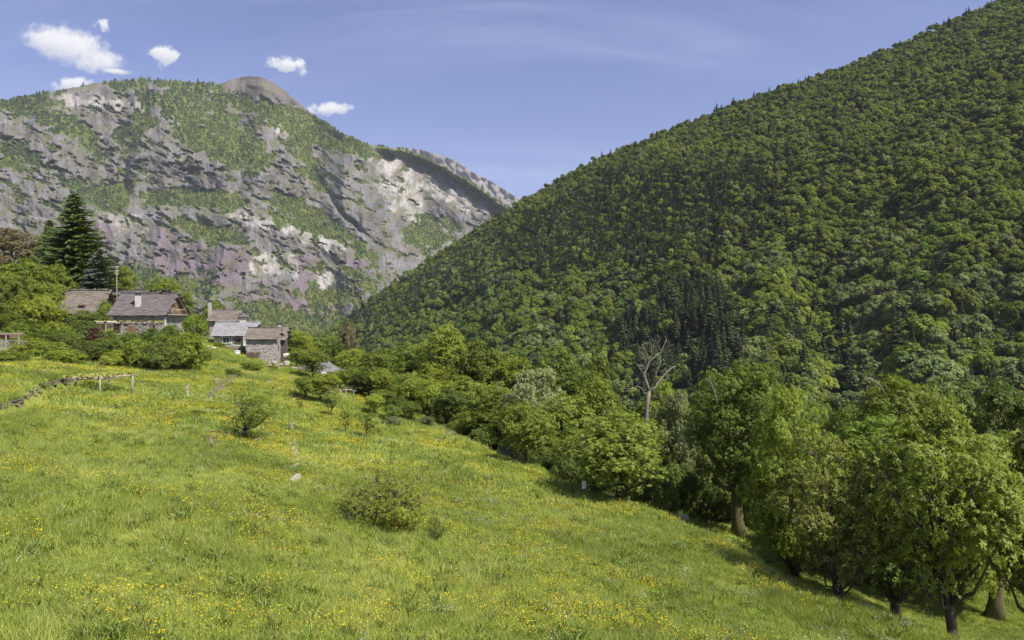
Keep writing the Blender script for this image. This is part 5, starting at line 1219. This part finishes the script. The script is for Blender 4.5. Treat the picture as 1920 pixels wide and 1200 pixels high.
def build_forest():
    kinds = [hill_tree_mesh(200+i, HILL_G, 'leaf') for i in range(4)]+[hill_tree_mesh(210+i, HILL_P, 'leaf') for i in range(3)]+[hill_tree_mesh(220+i, HILL_C, 'con') for i in range(2)]
    rng = np.random.RandomState(77); N = 230000
    px = rng.uniform(500, 2200, N); t = rng.rand(N)
    # accept in proportion to ground area
    e = 4.0
    def pos(px, t):
        D, PY = hill_d(px, t); return np.stack([(px-960)/FX*D, D, (600-PY)/FX*D], -1)
    p = pos(px, t); a = pos(px+e, t)-p; b = pos(px, np.clip(t+.006, 0, 1.006))-p
    area = np.linalg.norm(np.cross(a, b), axis=1); keep = rng.rand(N) < area/np.percentile(area, 97)
    p, px, t = p[keep], px[keep], t[keep]
    # thin out by spacing on a coarse grid
    cell = 3.2; seen = {}; ok = []
    order = np.argsort(p[:, 1])
    key = np.floor(p/cell).astype(int)
    for i in order:
        k_ = tuple(key[i])
        if k_ in seen: continue
        seen[k_] = 1; ok.append(i)
    p, px, t = p[ok], px[ok], t[ok]
    py = 600-p[:, 2]/p[:, 1]*FX; n = len(p)
    zone = np.zeros(n)
    for poly, pr in (([(930,450),(1100,350),(1300,335),(1470,330),(1490,430),(1300,520),(1000,540)], .46), ([(1170,640),(1250,545),(1345,560),(1420,720),(1200,790)], .85), ([(640,610),(800,520),(900,450),(960,440),(900,560),(700,640)], .25), ([(1480,560),(1560,580),(1600,720),(1500,740)], .4)):
        zone = np.maximum(zone, inpoly(px+25*fbm(px/60, py/60, 2, 3), py+25*fbm(px/60, py/60, 6, 3), poly)*pr)
    zone = np.maximum(zone, 0.03+.07*(fbm(px/90, py/90, 8, 3) > .3))
    con = rng.rand(n) < zone
    palep = np.clip(.16+.55*sstep(fbm(px/120, py/80, 12, 3), .05, .45)*sstep(py, 380, 480)+.25*sstep(py, 480, 600)*(px > 1560), 0, .85)
    pal = rng.rand(n) < palep
    idx = np.where(con, 7+rng.randint(0, 2, n), np.where(pal, 4+rng.randint(0, 3, n), rng.randint(0, 4, n)))
    s = np.clip(np.exp(rng.normal(-.40, .26, n)), .36, 1.15)*np.where(con, 1.32, 1.0)*(0.98+0.42*sstep(py, 400, 700)); sc = np.stack([s*rng.uniform(.85, 1.2, n), s*rng.uniform(.85, 1.2, n), s*rng.uniform(.85, 1.15, n)], -1)
    rot = np.stack([rng.uniform(-.06, .06, n), rng.uniform(-.06, .06, n), rng.uniform(0, 6.28, n)], -1)
    # the nearest in view stand as trees of their own
    sx = np.array([500,600,680,760,840,900,960,1030,1100,1150,1250,1300,1340,1440,1540,1600,1680,1760,1850,1920]); sy = np.array([612,622,645,632,612,632,660,655,648,700,712,725,680,700,735,760,705,712,718,706])
    vis = (px > 560) & (px < 1935) & (py < np.interp(px, sx, sy)+12)
    cand = np.where(vis)[0]; cand = cand[np.argsort(p[cand, 1])]
    near = np.concatenate([cand[~con[cand]][:150], cand[con[cand]][:110]])
    for i in near:
        k_ = int(idx[i]); c_ = k_ >= 7
        lab = 'dark conifer low on the wooded hillside' if c_ else ('pale grey-green tree low on the wooded hillside' if k_ >= 4 else 'green leafy tree low on the wooded hillside')
        lab += ', '+where(px[i])
        o = link('conifer_tree' if c_ else 'leafy_tree', kinds[k_], None, tuple(p[i]), tuple(rot[i]), tuple(sc[i])); tag(o, lab, 'tree', 'conifers low on the hillside' if c_ else ('pale trees low on the hillside' if k_ >= 4 else 'green trees low on the hillside'))
    m = np.ones(n, bool); m[near] = False
    o = scatter('hillside_forest', kinds, p[m], rot[m], sc[m], idx[m]); tag(o, 'dense mixed forest covering the steep hillside on the right', 'forest')
    print('hill trees', n)
    # scrub and trees on the ledges of the rock mountain
    V, veg = MT['V'], MT['veg']; ny, nx = veg.shape
    def small(seed, m, con=False):
        r_ = np.random.RandomState(seed); pts = []
        u = unit(r_, 46); u[:, 2] = np.abs(u[:, 2])
        c = u*np.array([3.4, 3.4, 6.5 if not con else 9.0]); 
        if con: c[:, :2] *= (1-c[:, 2:3]/10)*0.8
        nr = u+np.array([0, 0, .3]); nr /= np.linalg.norm(nr, axis=1)[:, None]
        v, f, r2 = rosettes(r_, c, nr, 2.0, 3, .2, .9); return mesh_np('ledge_tree', v, f, [m], {'rnd': r2})
    kk = [small(1, MTN_G), small(2, MTN_G), small(3, MTN_D), small(4, MTN_D, True)]
    N = 160000; i = rng.randint(0, ny, N); j = rng.randint(0, nx, N)
    keep = (rng.rand(N) < np.clip(veg[i, j]*1.2-.25, 0, 1)*.42) & (MT['PX'][i, j] > -40) & (MT['PX'][i, j] < 990) & (MT['PY'][i, j] < 640)
    i, j = i[keep], j[keep]; p = V[i, j]; n = len(p); ppx, ppy = MT['PX'][i, j], MT['PY'][i, j]
    dark = sstep(fbm(ppx/70, ppy/40, 19, 3)+.55*sstep(ppx, 560, 250)-.25, -.1, .4)
    idx = np.where(rng.rand(n) < dark*.8, 2+(rng.rand(n) < .3), rng.randint(0, 2, n))
    s = rng.uniform(.6, 1.5, n); sc = np.stack([s, s, s*rng.uniform(.7, 1.3, n)], -1); rot = np.stack([np.zeros(n), np.zeros(n), rng.uniform(0, 6.28, n)], -1)
    o = scatter('mountain_woods', kk, p, rot, sc, idx); tag(o, 'green woods and scrub on the ledges of the rock mountain', 'forest')
    print('mountain trees', n)
build_forest()

# ------------------------------------------------------------------ meadow grass and flowers
def blades(seed, n, rad, hmin, hmax, wid, lean=.5):
    rng = np.random.RandomState(seed); V = []; Rr = []
    for _ in range(n):
        a = rng.uniform(0, 6.28); q = rad*math.sqrt(rng.rand()); x, y = q*math.cos(a), q*math.sin(a); h = rng.uniform(hmin, hmax); th = rng.uniform(0, 6.28); l = rng.uniform(.1, lean)*h
        dx, dy = math.cos(th)*l+.12*h, math.sin(th)*l; w = wid*rng.uniform(.6, 1.2); ph = rng.uniform(0, 6.28); sx, sy = math.cos(ph)*w/2, math.sin(ph)*w/2
        V.append([(x-sx, y-sy, -.03), (x+sx, y+sy, -.03), (x+dx*.35+sx*.7, y+dy*.35+sy*.7, h*.6), (x+dx*.35-sx*.7, y+dy*.35-sy*.7, h*.6)])
        V.append([(x+dx*.35-sx*.7, y+dy*.35-sy*.7, h*.6), (x+dx*.35+sx*.7, y+dy*.35+sy*.7, h*.6), (x+dx+sx*.1, y+dy+sy*.1, h), (x+dx-sx*.1, y+dy-sy*.1, h)])
        r = rng.rand(); Rr += [[r]*4, [r]*4]
    V = np.array(V).reshape(-1, 3); return V, np.arange(len(V)).reshape(-1, 4), np.array(Rr).ravel()
def tuft(seed, m, **kw):
    v, f, r = blades(seed, **kw); return mesh_np('tuft', v, f, [m], {'rnd': r})
def flower_mesh(seed, m, n, rad, h0, h1, s):
    rng = np.random.RandomState(seed); k_ = n; p = np.stack([rng.normal(size=k_)*rad*.6, rng.normal(size=k_)*rad*.6, rng.uniform(h0, h1, k_)], -1)
    nr = np.stack([rng.normal(size=k_)*.35, rng.normal(size=k_)*.35-.25, np.ones(k_)], -1); nr /= np.linalg.norm(nr, axis=1)[:, None]
    v, f, r = rosettes(rng, p, nr, s, 5, -.25, 1.0); return mesh_np('flower', v, f, [m], {'rnd': r})
def build_grass():
    rng = np.random.RandomState(5)
    near = [tuft(300+i, GRASS, n=70, rad=.28, hmin=.10, hmax=.28, wid=.012, lean=.8) for i in range(4)]
    near += [tuft(310, HERB, n=26, rad=.18, hmin=.10, hmax=.34, wid=.05, lean=.9), tuft(311, GRASS_S, n=9, rad=.2, hmin=.30, hmax=.50, wid=.010, lean=.6)]
    far = [tuft(320+i, GRASS, n=64, rad=.5, hmin=.12, hmax=.32, wid=.034, lean=.75) for i in range(3)]
    far += [tuft(330, HERB, n=26, rad=.35, hmin=.12, hmax=.4, wid=.09, lean=.9), tuft(331, GRASS_S, n=10, rad=.4, hmin=.3, hmax=.45, wid=.02, lean=.6)]
    def region(n, d0, d1, power=1.0):
        d = np.sqrt(rng.uniform(d0**2, d1**2, n)); px = rng.uniform(-60, 1990, n); return (px-960)/FX*d, d
    def ok(x, y):
        e = x-xedge(y); m = (wood_mask(x, y) < .35+.3*rng.rand(len(x))) & ~((e > 2) & (y > 60))
        z = ground_z(x, y); py = 600-z/y*FX
        fw = x-xwall(y)
        return m & (py < 1290) & (py > 560) & ~((fw > 0.0) & (fw < .95) & (y < 54)), z
    def go(name, kinds, n, d0, d1, probs, smin, smax, lab):
        x, y = region(n, d0, d1); m, z = ok(x, y)
        low = np.where(x-xedge(y) > 1.0, .55, 1.0)
        x, y, z, low = x[m], y[m], z[m], low[m]; k_ = len(x)
        lush = .85+.45*fbm(x/5, y/5, 33, 3)
        idx = rng.choice(len(kinds), k_, p=probs)
        hb = fbm(x/3.2, y/3.2, 39, 3) > .42
        idx = np.where(hb & (rng.rand(k_) < .35), len(kinds)-2, idx)
        s = rng.uniform(smin, smax, k_); sc = np.stack([s, s, s*np.clip(lush, .5, 1.4)*low], -1); wind = rng.normal(.0, .12, (k_, 2))
        o = scatter(name, kinds, np.stack([x, y, z], -1), np.stack([wind[:, 0], wind[:, 1]+.08, rng.uniform(0, 6.28, k_)], -1), sc, idx); tag(o, lab, 'grass'); print(name, k_)
    go('meadow_grass', near, 34000, 8, 40, [.21, .21, .21, .21, .08, .08], .8, 1.3, 'long green grass of the near meadow')
    go('meadow_grass', far, 52000, 38, 112, [.29, .29, .28, .07, .07], .8, 1.3, 'long green grass of the far meadow up to the hamlet')
    # flowers grow in drifts
    fl = [flower_mesh(400+i, YELLOW, 5, .16, .20, .31, .016) for i in range(3)]; fl2 = [flower_mesh(410+i, YELLOW, 12, .36, .18, .32, .022) for i in range(3)]; li = [flower_mesh(420, LILAC, 7, .14, .34, .48, .017)]; li2 = [flower_mesh(421, LILAC, 8, .3, .34, .48, .034)]
    def flowers(name, kinds, n, d0, d1, thr, sd_, lab, smin=.8, smax=1.3, sc_=4.5):
        x, y = region(n, d0, d1); m, z = ok(x, y); m &= (x-xedge(y)) < -.5
        dn = fbm(x/sc_, y/sc_, sd_, 4, .6)+.35*fbm(x/18, y/18, sd_+5, 2); m &= rng.rand(n) < np.clip((dn-thr)*2.0+.06, 0.0, 1)
        x, y, z = x[m], y[m], z[m]; k_ = len(x); s = rng.uniform(smin, smax, k_)
        o = scatter(name, kinds, np.stack([x, y, z], -1), np.stack([np.zeros(k_), np.zeros(k_), rng.uniform(0, 6.28, k_)], -1), np.stack([s, s, s*rng.uniform(.7, 1.1, k_)], -1), rng.randint(0, len(kinds), k_)); tag(o, lab, 'flowers'); print(name, k_)
    flowers('yellow_flowers', fl, 26000, 8, 40, -.04, 52, 'yellow buttercups in drifts across the near meadow')
    flowers('yellow_flowers', fl2, 64000, 38, 100, -.08, 54, 'yellow buttercups colouring the far meadow')
    flowers('lilac_flowers', li, 6000, 8, 45, .25, 58, 'small lilac flower heads scattered in the near meadow', sc_=2.5)
    flowers('lilac_flowers', li2, 7000, 40, 95, .3, 59, 'small lilac flower heads scattered in the far meadow', sc_=3.5)
build_grass()

# ------------------------------------------------------------------ haze in the valley air
def build_haze():
    m = bpy.data.materials.new('haze_air'); m.use_nodes = True; k = NT(m.node_tree); k.n.clear()
    v = k.node('ShaderNodeVolumePrincipled'); v.inputs['Color'].default_value = (0.82, 0.89, 1.0, 1); v.inputs['Density'].default_value = 0.000046; v.inputs['Anisotropy'].default_value = 0.0
    o_ = k.node('ShaderNodeOutputMaterial'); k.l.new(v.outputs[0], o_.inputs['Volume'])
    b = MB(); b.box((0, 0, 950), (29000, 29000, 2100)); h = b.build('haze', m); stuff(h); h['label'] = 'thin blue haze filling the valley air'; h['category'] = 'haze'
build_haze()
